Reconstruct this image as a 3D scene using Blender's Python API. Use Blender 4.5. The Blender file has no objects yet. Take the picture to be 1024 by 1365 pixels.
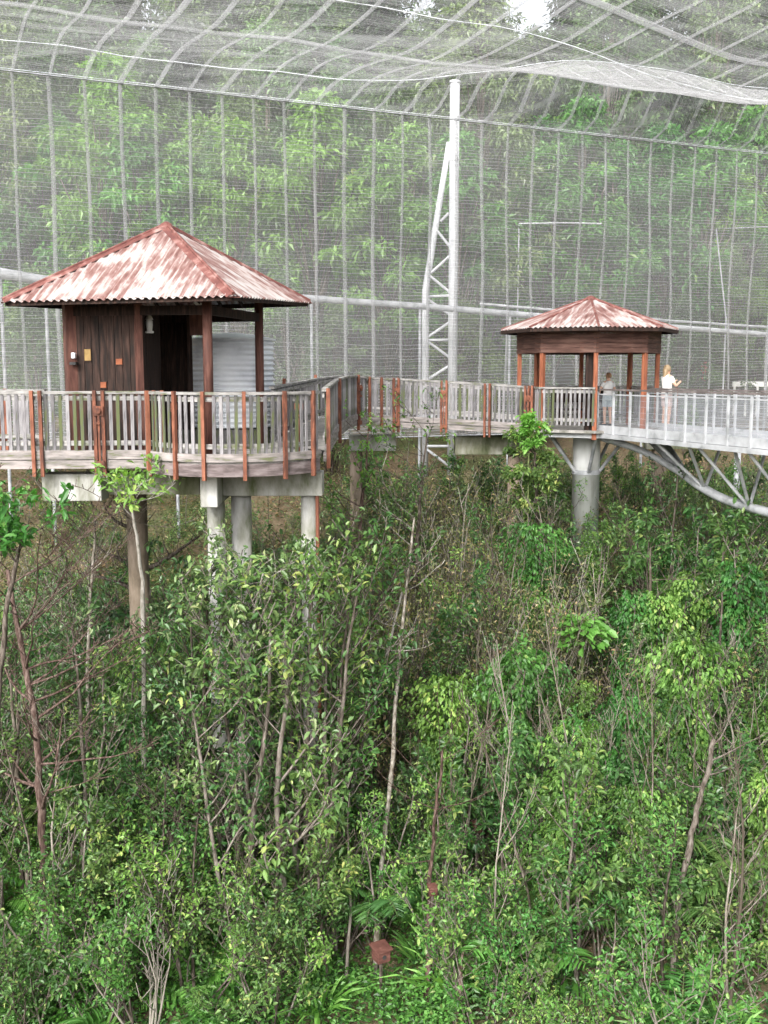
import bpy, math, random
import numpy as np
from mathutils import Vector, Matrix

random.seed(11)
rng = np.random.default_rng(11)
sc = bpy.context.scene
COL = sc.collection
PI = math.pi

# ------------------------------------------------------------------ camera maths
F = 1400.0; E = 1.45
TH = math.atan(185.5 / F); CT, ST = math.cos(TH), math.sin(TH)
def at(px, py, Y):
    """point of the place seen at photo pixel (px, py), Y metres ahead"""
    u = (px - 512) / F; v = (682.5 - py) / F
    d = (u, CT + v * ST, -ST + v * CT); k = Y / d[1]
    return Vector((d[0] * k, Y, E + d[2] * k))
def xat(px, Y, py=520): return at(px, py, Y).x
def pix(p):
    x, y, z = p[0], p[1], p[2] - E
    f = y * CT - z * ST; v = y * ST + z * CT
    return (512 + F * x / f, 682.5 - F * v / f)

GY = np.array([-40, 0, 10, 15, 20, 27.5, 35, 40, 50, 60, 80, 110, 150, 260], float)
GZ = np.array([-13, -12.5, -11.4, -10.2, -8.8, -6.6, -4.7, -3.4, -1.2, 0.8, 5, 12, 19, 24], float)
def ground(x, y):
    z = np.interp(y, GY, GZ)
    z = z + 0.25 * np.sin(x * .7 + y * .3) + 0.2 * np.sin(x * .33 - y * .51 + 1.3) - 0.02 * np.clip(x, -12, 12)
    return z + E

# ------------------------------------------------------------------ materials
def newmat(name):
    m = bpy.data.materials.new(name); m.use_nodes = True
    nt = m.node_tree; nt.nodes.clear()
    out = nt.nodes.new('ShaderNodeOutputMaterial')
    return m, nt, out
def N(nt, kind, **kw):
    n = nt.nodes.new(kind)
    for k, v in kw.items():
        if k in n.inputs.keys(): n.inputs[k].default_value = v
        else: setattr(n, k, v)
    return n
def ramp(nt, stops, interp='LINEAR'):
    r = nt.nodes.new('ShaderNodeValToRGB'); cr = r.color_ramp; cr.interpolation = interp
    while len(cr.elements) < len(stops): cr.elements.new(0.5)
    for e, (p, c) in zip(cr.elements, stops):
        e.position = p; e.color = (*c, 1) if len(c) == 3 else c
    return r
def L(nt, a, b): nt.links.new(a, b)

def surf(name, stops, scale=4, stretch=(1, 1, 1), rough=.7, bump=.0, bscale=40, metallic=0, spec=.35, objrand=0, detail=6, coord='Object', noise_rough=.6, bstretch=None):
    """noise-driven Principled surface"""
    m, nt, out = newmat(name)
    tc = N(nt, 'ShaderNodeTexCoord'); mp = N(nt, 'ShaderNodeMapping'); mp.inputs['Scale'].default_value = stretch
    L(nt, tc.outputs[coord], mp.inputs['Vector'])
    no = N(nt, 'ShaderNodeTexNoise', Scale=scale, Detail=detail, Roughness=noise_rough); L(nt, mp.outputs[0], no.inputs['Vector'])
    r = ramp(nt, [(.5 + (p - .5) * .6, c) for p, c in stops]); fac = no.outputs['Fac']
    if objrand:
        oi = N(nt, 'ShaderNodeObjectInfo'); ma = N(nt, 'ShaderNodeMath', operation='MULTIPLY_ADD')
        L(nt, oi.outputs['Random'], ma.inputs[0]); ma.inputs[1].default_value = objrand
        ad = N(nt, 'ShaderNodeMath', operation='SUBTRACT'); L(nt, fac, ad.inputs[0]); ad.inputs[1].default_value = objrand / 2
        L(nt, ad.outputs[0], ma.inputs[2]); fac = ma.outputs[0]
    L(nt, fac, r.inputs[0])
    b = N(nt, 'ShaderNodeBsdfPrincipled'); b.inputs['Roughness'].default_value = rough; b.inputs['Metallic'].default_value = metallic
    b.inputs['Specular IOR Level'].default_value = spec
    L(nt, r.outputs[0], b.inputs['Base Color'])
    if bump:
        n2 = N(nt, 'ShaderNodeTexNoise', Scale=bscale, Detail=4)
        if bstretch:
            mp2 = N(nt, 'ShaderNodeMapping'); mp2.inputs['Scale'].default_value = bstretch
            L(nt, tc.outputs[coord], mp2.inputs['Vector']); L(nt, mp2.outputs[0], n2.inputs['Vector'])
        else: L(nt, mp.outputs[0], n2.inputs['Vector'])
        bp = N(nt, 'ShaderNodeBump', Strength=bump, Distance=.02); L(nt, n2.outputs['Fac'], bp.inputs['Height']); L(nt, bp.outputs[0], b.inputs['Normal'])
    L(nt, b.outputs[0], out.inputs[0])
    return m

def leafmat(name, stops, trans=.35, rough=.42, hue=.06, spec=.4):
    m, nt, out = newmat(name)
    a = N(nt, 'ShaderNodeAttribute', attribute_name='v')
    r = ramp(nt, stops); L(nt, a.outputs['Fac'], r.inputs[0])
    oi = N(nt, 'ShaderNodeObjectInfo')
    h = N(nt, 'ShaderNodeHueSaturation')
    mr = N(nt, 'ShaderNodeMapRange'); mr.inputs['To Min'].default_value = .5 - hue / 2; mr.inputs['To Max'].default_value = .5 + hue / 2
    L(nt, oi.outputs['Random'], mr.inputs[0]); L(nt, mr.outputs[0], h.inputs['Hue'])
    mv = N(nt, 'ShaderNodeMapRange'); mv.inputs['To Min'].default_value = 1.25; mv.inputs['To Max'].default_value = .75
    L(nt, oi.outputs['Random'], mv.inputs[0]); L(nt, mv.outputs[0], h.inputs['Value'])
    L(nt, r.outputs[0], h.inputs['Color']); h.inputs['Saturation'].default_value = .96
    b = N(nt, 'ShaderNodeBsdfPrincipled', Roughness=rough); b.inputs['Specular IOR Level'].default_value = spec
    L(nt, h.outputs[0], b.inputs['Base Color'])
    t = N(nt, 'ShaderNodeBsdfTranslucent')
    g = N(nt, 'ShaderNodeMix', data_type='RGBA', blend_type='MULTIPLY'); g.inputs[0].default_value = 1
    L(nt, h.outputs[0], g.inputs[6]); g.inputs[7].default_value = (1.5, 1.7, .7, 1)
    L(nt, g.outputs[2], t.inputs['Color'])
    mx = N(nt, 'ShaderNodeMixShader'); mx.inputs[0].default_value = trans
    L(nt, b.outputs[0], mx.inputs[1]); L(nt, t.outputs[0], mx.inputs[2]); L(nt, mx.outputs[0], out.inputs[0])
    return m

M = {}
G1 = (.085, .082, .085); G2 = (.155, .149, .157); G3 = (.24, .233, .24); MOSS = (.13, .15, .07)
M['timber'] = surf('weathered_timber', [(.14, (.085, .1, .045)), (.32, G1), (.55, G2), (.8, G3)], 3, (6, 6, .8), .85, .4, 30, objrand=.45, spec=.2)
M['rail'] = surf('weathered_rail', [(.25, (.1, .11, .06)), (.42, (.18, .175, .17)), (.7, (.31, .3, .29))], 2.5, (1.2, 1.2, 6), .8, .4, 30, spec=.25)
M['deck'] = surf('deck_boards', [(.25, (.12, .12, .1)), (.5, (.21, .2, .19)), (.8, (.31, .3, .28))], 2, (1, 6, 1), .85, .4, 30, spec=.2)
M['fascia'] = surf('fascia_board', [(.25, (.1, .11, .055)), (.42, (.17, .155, .15)), (.75, (.3, .27, .26))], 2.2, (1.2, 1.2, 7), .85, .4, 30, spec=.2)
M['rust'] = surf('rust_red_steel', [(.2, (.07, .028, .019)), (.45, (.145, .052, .03)), (.75, (.22, .085, .05))], 5, (3, 3, .8), .75, .3, 60, objrand=.25, spec=.3)
M['brownwood'] = surf('dark_stained_wood', [(.3, (.011, .008, .007)), (.5, (.024, .014, .011)), (.8, (.055, .031, .024))], 3, (7, 7, .7), .8, .3, 40, spec=.2)
M['redpost'] = surf('red_brown_post', [(.3, (.045, .018, .013)), (.5, (.08, .032, .024)), (.8, (.14, .065, .048))], 3, (5, 5, .6), .7, .3, 40, spec=.3)
M['redwood'] = surf('orange_red_post', [(.3, (.14, .045, .024)), (.5, (.225, .074, .036)), (.8, (.31, .115, .06))], 3, (5, 5, .6), .7, .3, 40, spec=.3)
M['handbrown'] = surf('brown_grey_handrail', [(.3, (.08, .068, .064)), (.5, (.13, .11, .105)), (.8, (.2, .175, .17))], 2, (1, 1, 1), .7, .2, 40, spec=.3)
M['fasciadull'] = surf('purple_brown_board', [(.3, (.075, .06, .058)), (.5, (.13, .105, .105)), (.8, (.22, .19, .19))], 2.2, (1.2, 1.2, 7), .85, .4, 30, spec=.2)
M['fasciared'] = surf('red_brown_boards', [(.3, (.045, .023, .018)), (.5, (.075, .038, .03)), (.8, (.13, .075, .06))], 2, (1, 1, 9), .75, .3, 40, spec=.2)
M['concrete'] = surf('stained_concrete', [(.2, (.08, .095, .045)), (.38, (.2, .2, .175)), (.6, (.33, .33, .32)), (.8, (.43, .43, .42))], 1.7, (1.6, 1.6, .55), .9, .35, 25, spec=.2)
M['concretepale'] = surf('pale_smooth_concrete', [(.2, (.4, .41, .38)), (.45, (.6, .61, .61)), (.8, (.7, .71, .72))], 1.3, (2, 2, .4), .9, .2, 25, spec=.2)
M['concretedark'] = surf('mossy_concrete', [(.25, (.06, .07, .035)), (.45, (.13, .135, .09)), (.62, (.2, .2, .16)), (.85, (.33, .33, .3))], 1.6, (1.8, 1.8, .6), .9, .35, 25, spec=.2)
M['concretebrown'] = surf('brown_stained_concrete', [(.25, (.06, .05, .035)), (.5, (.15, .12, .09)), (.8, (.26, .21, .17))], 1.6, (2, 2, .6), .9, .35, 25, spec=.2)
M['whitesteel'] = surf('pale_painted_steel', [(.25, (.2, .21, .215)), (.45, (.31, .32, .335)), (.8, (.4, .41, .43))], 3, (1, 1, 1), .45, .05, 60)
M['mastpaint'] = surf('mast_paint', [(.25, (.3, .31, .325)), (.5, (.42, .43, .45)), (.8, (.5, .51, .53))], 1.5, (2, 2, .6), .45)
M['greysteel'] = surf('grey_steel', [(.3, (.18, .19, .2)), (.6, (.3, .31, .33)), (.8, (.4, .41, .43))], 3, (1, 1, 1), .5)
M['galv'] = surf('galvanised_iron', [(.25, (.5, .53, .57)), (.5, (.64, .67, .71)), (.8, (.72, .75, .78))], 1.5, (1, 1, 1), .4, metallic=.12)
M['black'] = surf('black_rubber_and_hole_dark', [(.3, (.01, .01, .01)), (.7, (.03, .03, .03))], 5)
M['yellow'] = surf('yellow_notice', [(.3, (.17, .105, .035)), (.7, (.24, .155, .055))], 9)
M['orange'] = surf('orange_notice', [(.3, (.15, .04, .016)), (.7, (.21, .065, .024))], 9)
M['whiteplastic'] = surf('white_enamel', [(.3, (.6, .6, .58)), (.7, (.75, .75, .73))], 9, rough=.35)
M['boxwood'] = surf('red_brown_box', [(.3, (.06, .022, .017)), (.6, (.1, .04, .031)), (.8, (.19, .1, .082))], 4, (1, 1, 6), .75, .3)
M['glass'] = surf('lantern_glass', [(.3, (.5, .5, .48)), (.7, (.7, .7, .68))], 3, rough=.15)
# people
M['skin'] = surf('skin', [(.3, (.55, .32, .23)), (.7, (.62, .38, .28))], 6, rough=.55)
M['whitecloth'] = surf('white_cotton', [(.3, (.66, .66, .66)), (.7, (.8, .8, .79))], 8, rough=.9, bump=.3)
M['bluecloth'] = surf('pale_blue_cotton', [(.3, (.36, .42, .45)), (.7, (.5, .57, .6))], 8, rough=.9, bump=.3)
M['darkcloth'] = surf('dark_cloth', [(.3, (.02, .02, .025)), (.7, (.05, .05, .055))], 8, rough=.9)
M['pinkcloth'] = surf('pale_pink_cotton', [(.3, (.55, .42, .4)), (.7, (.68, .54, .5))], 8, rough=.9)
M['blond'] = surf('fair_hair', [(.3, (.22, .15, .08)), (.7, (.36, .27, .17))], 30, (1, 1, .2), .5)
M['brownhair'] = surf('brown_hair', [(.3, (.2, .1, .05)), (.7, (.34, .19, .1))], 30, (1, 1, .2), .5)
# bark
M['bark'] = surf('grey_brown_bark', [(.25, (0.031, 0.025, 0.019)), (.5, (0.087, 0.071, 0.059)), (.8, (0.174, 0.155, 0.136))], 6, (4, 4, 1), .9, .5, 25, objrand=.3, spec=.15)
M['barkred'] = surf('red_brown_bark', [(.25, (0.028, 0.018, 0.014)), (.5, (0.076, 0.048, 0.040)), (.8, (0.160, 0.120, 0.104))], 6, (4, 4, 1), .9, .5, 25, objrand=.2, spec=.15)
M['barkpale'] = surf('pale_bark', [(.22, (0.072, 0.060, 0.044)), (.42, (0.160, 0.144, 0.120)), (.75, (0.288, 0.272, 0.248))], 7, (3, 3, 1.2), .85, .4, 25, objrand=.2, spec=.15)
M['twig'] = surf('dry_twig', [(.25, (0.064, 0.052, 0.040)), (.5, (0.132, 0.112, 0.092)), (.8, (0.224, 0.204, 0.176))], 5, (3, 3, 1), .9, objrand=.4, spec=.15)
M['greenstem'] = surf('green_stem', [(.3, (.06, .08, .03)), (.7, (.13, .16, .06))], 6, rough=.7)
# leaves: v attribute = tone per leaf; some crowns have light from above painted in
M['leaf_mid'] = leafmat('mid_green_leaf', [(0, (0.028, 0.070, 0.019)), (.5, (0.064, 0.146, 0.035)), (.85, (0.122, 0.228, 0.059)), (1, (0.215, 0.276, 0.078))])
M['leaf_dark'] = leafmat('dark_broad_leaf', [(0, (0.028, 0.065, 0.020)), (.55, (0.060, 0.130, 0.039)), (.9, (0.116, 0.201, 0.070)), (1, (0.191, 0.247, 0.113))], trans=.25, rough=.36, spec=.5)
M['leaf_light'] = leafmat('light_green_leaf', [(0, (0.048, 0.121, 0.022)), (.5, (0.090, 0.217, 0.039)), (.9, (0.147, 0.312, 0.067)), (1, (0.253, 0.361, 0.098))], trans=.4)
M['leaf_olive'] = leafmat('olive_leaf', [(0, (0.065, 0.075, 0.028)), (.45, (0.121, 0.143, 0.050)), (.75, (0.194, 0.195, 0.078)), (1, (0.324, 0.247, 0.128))], trans=.3, hue=.05)
M['leaf_bright'] = leafmat('bright_new_leaf', [(0, (0.065, 0.173, 0.024)), (.5, (0.114, 0.287, 0.048)), (1, (0.194, 0.391, 0.095))], trans=.45, hue=.02)
M['leaf_far'] = leafmat('canopy_leaf', [(0, (0.037, 0.068, 0.027)), (.45, (0.080, 0.134, 0.047)), (.85, (0.129, 0.206, 0.073)), (1, (0.183, 0.247, 0.098))], trans=.3, hue=.05)
M['leaf_fardark'] = leafmat('dark_canopy_leaf', [(0, (0.017, 0.030, 0.015)), (.6, (0.037, 0.061, 0.027)), (1, (0.077, 0.107, 0.051))], trans=.25, hue=.04)  # darkened canopy leaf: shade between the bright crowns is put into the colour
M['leaf_canopy'] = leafmat('painted_sun_canopy_leaf', [(0, (0.049, 0.103, 0.036)), (.4, (0.109, 0.206, 0.070)), (.85, (0.177, 0.309, 0.121)), (1, (0.256, 0.371, 0.182))], trans=.35, hue=.05)  # paler copy of the canopy leaf, sunlight painted into its colour
M['leaf_red'] = leafmat('red_leaf', [(0, (.2, .02, .02)), (.6, (.35, .04, .04)), (1, (.4, .1, .06))], hue=.01)
M['leaf_dry'] = leafmat('dry_leaf', [(0, (0.121, 0.075, 0.036)), (.5, (0.230, 0.150, 0.071)), (1, (0.365, 0.250, 0.131))], trans=.2, hue=.03)
# ground
def groundmat():
    m, nt, out = newmat('forest_floor')
    tc = N(nt, 'ShaderNodeTexCoord')
    n1 = N(nt, 'ShaderNodeTexNoise', Scale=.22, Detail=5, Roughness=.65); L(nt, tc.outputs['Object'], n1.inputs['Vector'])
    n2 = N(nt, 'ShaderNodeTexNoise', Scale=5, Detail=8, Roughness=.75); L(nt, tc.outputs['Object'], n2.inputs['Vector'])
    r1 = ramp(nt, [(.2, (.045, .035, .022)), (.5, (.12, .092, .058)), (.8, (.23, .18, .12))]); L(nt, n2.outputs['Fac'], r1.inputs[0])
    r2 = ramp(nt, [(.2, (.025, .035, .012)), (.5, (.055, .08, .025)), (.8, (.1, .13, .05))]); L(nt, n2.outputs['Fac'], r2.inputs[0])
    rm = ramp(nt, [(.48, (0, 0, 0)), (.66, (1, 1, 1))]); L(nt, n1.outputs['Fac'], rm.inputs[0])
    mx = N(nt, 'ShaderNodeMix', data_type='RGBA'); L(nt, rm.outputs[0], mx.inputs[0]); L(nt, r1.outputs[0], mx.inputs[6]); L(nt, r2.outputs[0], mx.inputs[7])
    b = N(nt, 'ShaderNodeBsdfPrincipled', Roughness=.95); b.inputs['Specular IOR Level'].default_value = .1
    bp = N(nt, 'ShaderNodeBump', Strength=.8, Distance=.08); L(nt, n2.outputs['Fac'], bp.inputs['Height']); L(nt, bp.outputs[0], b.inputs['Normal'])
    L(nt, mx.outputs[2], b.inputs['Base Color']); L(nt, b.outputs[0], out.inputs[0]); return m
M['ground'] = groundmat()
# rusty corrugated roof (uses the roof's own UV: u along the eave, v up the slope)
def roofmat(name, rustiness, seed):
    m, nt, out = newmat(name)
    uv = N(nt, 'ShaderNodeUVMap', uv_map='UVMap')
    mp = N(nt, 'ShaderNodeMapping'); mp.inputs['Scale'].default_value = (15, 1.5, 1); mp.inputs['Location'].default_value = (seed, seed * .7, 0)
    L(nt, uv.outputs[0], mp.inputs['Vector'])
    n1 = N(nt, 'ShaderNodeTexNoise', Scale=1.0, Detail=5, Roughness=.6); L(nt, mp.outputs[0], n1.inputs['Vector'])
    mp2 = N(nt, 'ShaderNodeMapping'); mp2.inputs['Scale'].default_value = (1.1, .9, 1); mp2.inputs['Location'].default_value = (seed * 2.1, seed, 0)
    L(nt, uv.outputs[0], mp2.inputs['Vector'])
    n2 = N(nt, 'ShaderNodeTexNoise', Scale=1.1, Detail=4, Roughness=.65); L(nt, mp2.outputs[0], n2.inputs['Vector'])
    ad = N(nt, 'ShaderNodeMath', operation='MULTIPLY_ADD'); L(nt, n2.outputs['Fac'], ad.inputs[0]); ad.inputs[1].default_value = .9; L(nt, n1.outputs['Fac'], ad.inputs[2])
    sb = N(nt, 'ShaderNodeMath', operation='SUBTRACT'); L(nt, ad.outputs[0], sb.inputs[0]); sb.inputs[1].default_value = .45 - rustiness
    r = ramp(nt, [(.34, (.37, .352, .342)), (.46, (.33, .285, .27)), (.55, (.22, .135, .122)), (.66, (.15, .07, .06)), (.78, (.09, .038, .032))]); L(nt, sb.outputs[0], r.inputs[0])
    b = N(nt, 'ShaderNodeBsdfPrincipled', Roughness=.6); L(nt, r.outputs[0], b.inputs['Base Color'])
    L(nt, b.outputs[0], out.inputs[0]); return m
M['roof1'] = roofmat('rusty_white_corrugated_iron', .0, 3.1)
M['roof2'] = roofmat('rustier_corrugated_iron', .02, 9.4)
M['hipcap'] = surf('rusted_ridge_cap', [(.3, (.1, .035, .03)), (.55, (.16, .06, .05)), (.8, (.32, .2, .18))], 4, (1, 1, 1), .7)
NETROT = math.atan2(11.3, 25.4)
def veil(name, cover, col=(.62, .625, .64), stretch=(.35, .35, .35), lo=.75, hi=1.25):
    """finest mesh of the bird net, too fine to show its threads: covers a fixed share of what is behind"""
    m, nt, out = newmat(name)
    d = N(nt, 'ShaderNodeBsdfDiffuse'); d.inputs[0].default_value = (*col, 1)
    t = N(nt, 'ShaderNodeBsdfTranslucent'); t.inputs[0].default_value = (*col, 1)
    a = N(nt, 'ShaderNodeMixShader'); a.inputs[0].default_value = .5; L(nt, d.outputs[0], a.inputs[1]); L(nt, t.outputs[0], a.inputs[2])
    tr = N(nt, 'ShaderNodeBsdfTransparent'); mx = N(nt, 'ShaderNodeMixShader')
    uv = N(nt, 'ShaderNodeTexCoord'); mp = N(nt, 'ShaderNodeMapping'); mp.inputs['Rotation'].default_value = (0, 0, -NETROT); mp.inputs['Scale'].default_value = stretch
    L(nt, uv.outputs['Object'], mp.inputs['Vector'])
    no = N(nt, 'ShaderNodeTexNoise', Scale=1, Detail=5, Roughness=.6, Distortion=.6); L(nt, mp.outputs[0], no.inputs['Vector'])
    mr = N(nt, 'ShaderNodeMapRange'); mr.inputs[1].default_value = .32; mr.inputs[2].default_value = .68
    mr.inputs[3].default_value = cover * lo; mr.inputs[4].default_value = cover * hi
    L(nt, no.outputs['Fac'], mr.inputs[0]); L(nt, mr.outputs[0], mx.inputs[0])
    L(nt, tr.outputs[0], mx.inputs[1]); L(nt, a.outputs[0], mx.inputs[2]); L(nt, mx.outputs[0], out.inputs[0]); return m
M['veilwall'] = veil('fine_net_wall', .23, stretch=(.1, .1, .3), lo=.72, hi=1.25)
M['veilroof'] = veil('fine_net_roof', .22, stretch=(.3, 1.6, .3), lo=.3, hi=1.8)
M['seamwall'] = veil('doubled_net_wall', .34, (.5, .505, .52), stretch=(.8, .8, .5), lo=.6, hi=1.4)
M['seamroof'] = veil('doubled_net_roof', .3, stretch=(.8, .8, .5), lo=.5, hi=1.5)
M['bridgemesh'] = veil('bridge_side_mesh', .28, (.34, .36, .39))
def threadmat():
    m, nt, out = newmat('net_thread')
    d = N(nt, 'ShaderNodeBsdfDiffuse'); d.inputs[0].default_value = (.5, .5, .51, 1)
    t = N(nt, 'ShaderNodeBsdfTranslucent'); t.inputs[0].default_value = (.5, .5, .51, 1)
    a = N(nt, 'ShaderNodeMixShader'); a.inputs[0].default_value = .45; L(nt, d.outputs[0], a.inputs[1]); L(nt, t.outputs[0], a.inputs[2]); L(nt, a.outputs[0], out.inputs[0]); return m
M['thread'] = threadmat()

# ------------------------------------------------------------------ objects
def origin_of(p):
    o = Vector((0, 0, 0))
    while p is not None: o += p.location; p = p.parent
    return o
def thing(name, label, cat, loc=(0, 0, 0), group=None):
    o = bpy.data.objects.new(name, None); COL.objects.link(o); o.location = loc; o.empty_display_size = .2
    o['label'] = label; o['category'] = cat
    if group: o['group'] = group
    return o
def tag(o, label=None, cat=None, group=None, kind=None):
    if label: o['label'] = label
    if cat: o['category'] = cat
    if group: o['group'] = group
    if kind: o['kind'] = kind
    return o
def np_mesh(name, V, faces_flat, sizes, mat, vals=None, smooth=False, uv=None):
    me = bpy.data.meshes.new(name)
    V = np.asarray(V, np.float32); ff = np.asarray(faces_flat, np.int32); sizes = np.asarray(sizes, np.int32)
    me.vertices.add(len(V)); me.vertices.foreach_set('co', V.ravel())
    me.loops.add(len(ff)); me.loops.foreach_set('vertex_index', ff)
    me.polygons.add(len(sizes)); st = np.concatenate([[0], np.cumsum(sizes)[:-1]]).astype(np.int32)
    me.polygons.foreach_set('loop_start', st)
    me.polygons.foreach_set('use_smooth', np.full(len(sizes), smooth, bool))
    if uv is not None:
        ul = me.uv_layers.new(name='UVMap'); ul.data.foreach_set('uv', np.asarray(uv, np.float32)[ff].ravel())
    if vals is not None:
        a = me.attributes.new('v', 'FLOAT', 'FACE'); a.data.foreach_set('value', np.asarray(vals, np.float32))
    me.update(calc_edges=True); me.validate()
    me.materials.append(mat)
    return me
def link(name, me, parent=None):
    o = bpy.data.objects.new(name, me); COL.objects.link(o)
    if parent is not None: o.parent = parent
    return o

class MB:
    def __init__(s): s.v = []; s.f = []; s.uv = []
    def add(s, vs, fs, uvs=None):
        n = len(s.v); s.v += [tuple(p) for p in vs]; s.f += [tuple(i + n for i in f) for f in fs]
        s.uv += (uvs if uvs is not None else [(0, 0)] * len(vs))
        return s
    def box(s, c, size, rz=0):
        hx, hy, hz = size[0] / 2, size[1] / 2, size[2] / 2; ca, sa = math.cos(rz), math.sin(rz)
        vs = []
        for z in (-hz, hz):
            for x, y in ((-hx, -hy), (hx, -hy), (hx, hy), (-hx, hy)):
                vs.append((c[0] + x * ca - y * sa, c[1] + x * sa + y * ca, c[2] + z))
        return s.add(vs, [(3, 2, 1, 0), (4, 5, 6, 7), (0, 1, 5, 4), (1, 2, 6, 5), (2, 3, 7, 6), (3, 0, 4, 7)])
    def beam(s, p0, p1, w, h):
        p0, p1 = Vector(p0), Vector(p1); d = (p1 - p0).normalized()
        up = Vector((0, 0, 1)) if abs(d.z) < .98 else Vector((0, 1, 0))
        sd = d.cross(up).normalized() * (w / 2); u = sd.cross(d).normalized() * (h / 2)
        vs = [p + a * sd + b * u for p in (p0, p1) for a, b in ((-1, -1), (1, -1), (1, 1), (-1, 1))]
        return s.add(vs, [(3, 2, 1, 0), (4, 5, 6, 7), (0, 1, 5, 4), (1, 2, 6, 5), (2, 3, 7, 6), (3, 0, 4, 7)])
    def sweep(s, pts, w, h, off=0, dz=0):
        """rectangular section along a path, level in section, off sideways (left of travel = +)"""
        P = [Vector(p) for p in pts]; n = len(P); vs = []
        for i, p in enumerate(P):
            a = P[max(i - 1, 0)]; b = P[min(i + 1, n - 1)]; t = (b - a); t.z = 0; t.normalize(); nn = Vector((-t.y, t.x, 0))
            c = p + nn * off + Vector((0, 0, dz))
            for sx, sz in ((-1, -1), (1, -1), (1, 1), (-1, 1)): vs.append(c + nn * (sx * w / 2) + Vector((0, 0, sz * h / 2)))
        fs = [(0, 1, 2, 3), ((n - 1) * 4 + 3, (n - 1) * 4 + 2, (n - 1) * 4 + 1, (n - 1) * 4)]
        for i in range(n - 1):
            for k in range(4):
                k2 = (k + 1) % 4; fs.append((i * 4 + k, (i + 1) * 4 + k, (i + 1) * 4 + k2, i * 4 + k2))
        return s.add(vs, fs)
    def tube(s, pts, radii, n=6, cap=True):
        P = [Vector(p) for p in pts]; m = len(P)
        if not hasattr(radii, '__len__'): radii = [radii] * m
        vs = []; ref = Vector((.31, .87, .38))
        for i, p in enumerate(P):
            t = (P[min(i + 1, m - 1)] - P[max(i - 1, 0)]).normalized()
            a = t.cross(ref)
            if a.length < .05: a = t.cross(Vector((1, 0, 0)))
            a.normalize(); b = t.cross(a)
            for k in range(n):
                q = 2 * PI * k / n; vs.append(p + (a * math.cos(q) + b * math.sin(q)) * radii[i])
        fs = []
        for i in range(m - 1):
            for k in range(n):
                k2 = (k + 1) % n; fs.append((i * n + k, i * n + k2, (i + 1) * n + k2, (i + 1) * n + k))
        if cap: fs += [tuple(range(n - 1, -1, -1)), tuple((m - 1) * n + k for k in range(n))]
        return s.add(vs, fs)
    def lathe(s, c, prof, n=32):
        vs = [(c[0] + r * math.cos(2 * PI * k / n), c[1] + r * math.sin(2 * PI * k / n), c[2] + z) for r, z in prof for k in range(n)]
        fs = [(i * n + k, i * n + (k + 1) % n, (i + 1) * n + (k + 1) % n, (i + 1) * n + k) for i in range(len(prof) - 1) for k in range(n)]
        fs += [tuple(range(n - 1, -1, -1)), tuple((len(prof) - 1) * n + k for k in range(n))]
        return s.add(vs, fs)
    def prism(s, poly, z0, z1):
        n = len(poly); vs = [(x, y, z0) for x, y in poly] + [(x, y, z1) for x, y in poly]
        fs = [tuple(range(n - 1, -1, -1)), tuple(range(n, 2 * n))] + [(k, (k + 1) % n, n + (k + 1) % n, n + k) for k in range(n)]
        return s.add(vs, fs)
    def mesh(s, name, mat, org=Vector((0, 0, 0)), smooth=False):
        V = np.array(s.v, float) - np.array(org)[None]
        return np_mesh(name, V, [i for f in s.f for i in f], [len(f) for f in s.f], mat, smooth=smooth, uv=s.uv)
    def build(s, name, mat, parent=None, smooth=False, bevel=0):
        o = link(name, s.mesh(name, mat, origin_of(parent), smooth), parent)
        if bevel:
            b = o.modifiers.new('Bevel', 'BEVEL'); b.width = bevel; b.segments = 2; b.limit_method = 'ANGLE'
        return o

# ------------------------------------------------------------------ setting: ground
def make_ground():
    xs = np.concatenate([np.linspace(-300, -40, 14), np.linspace(-36, 40, 77), np.linspace(46, 300, 14)])
    ys = np.concatenate([np.linspace(-60, 4, 10), np.linspace(6, 60, 73), np.linspace(63, 400, 40)])
    X, Y = np.meshgrid(xs, ys); Z = ground(X, Y) + .06 * rng.standard_normal(X.shape) * (Y < 60)
    V = np.stack([X.ravel(), Y.ravel(), Z.ravel()], 1); nx = len(xs); i, j = np.meshgrid(np.arange(nx - 1), np.arange(len(ys) - 1))
    a = (j * nx + i).ravel(); fc = np.stack([a, a + 1, a + nx + 1, a + nx], 1)
    o = link('ground', np_mesh('ground', V, fc.ravel(), np.full(len(fc), 4), M['ground'], smooth=True)); tag(o, kind='structure')
make_ground()

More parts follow.
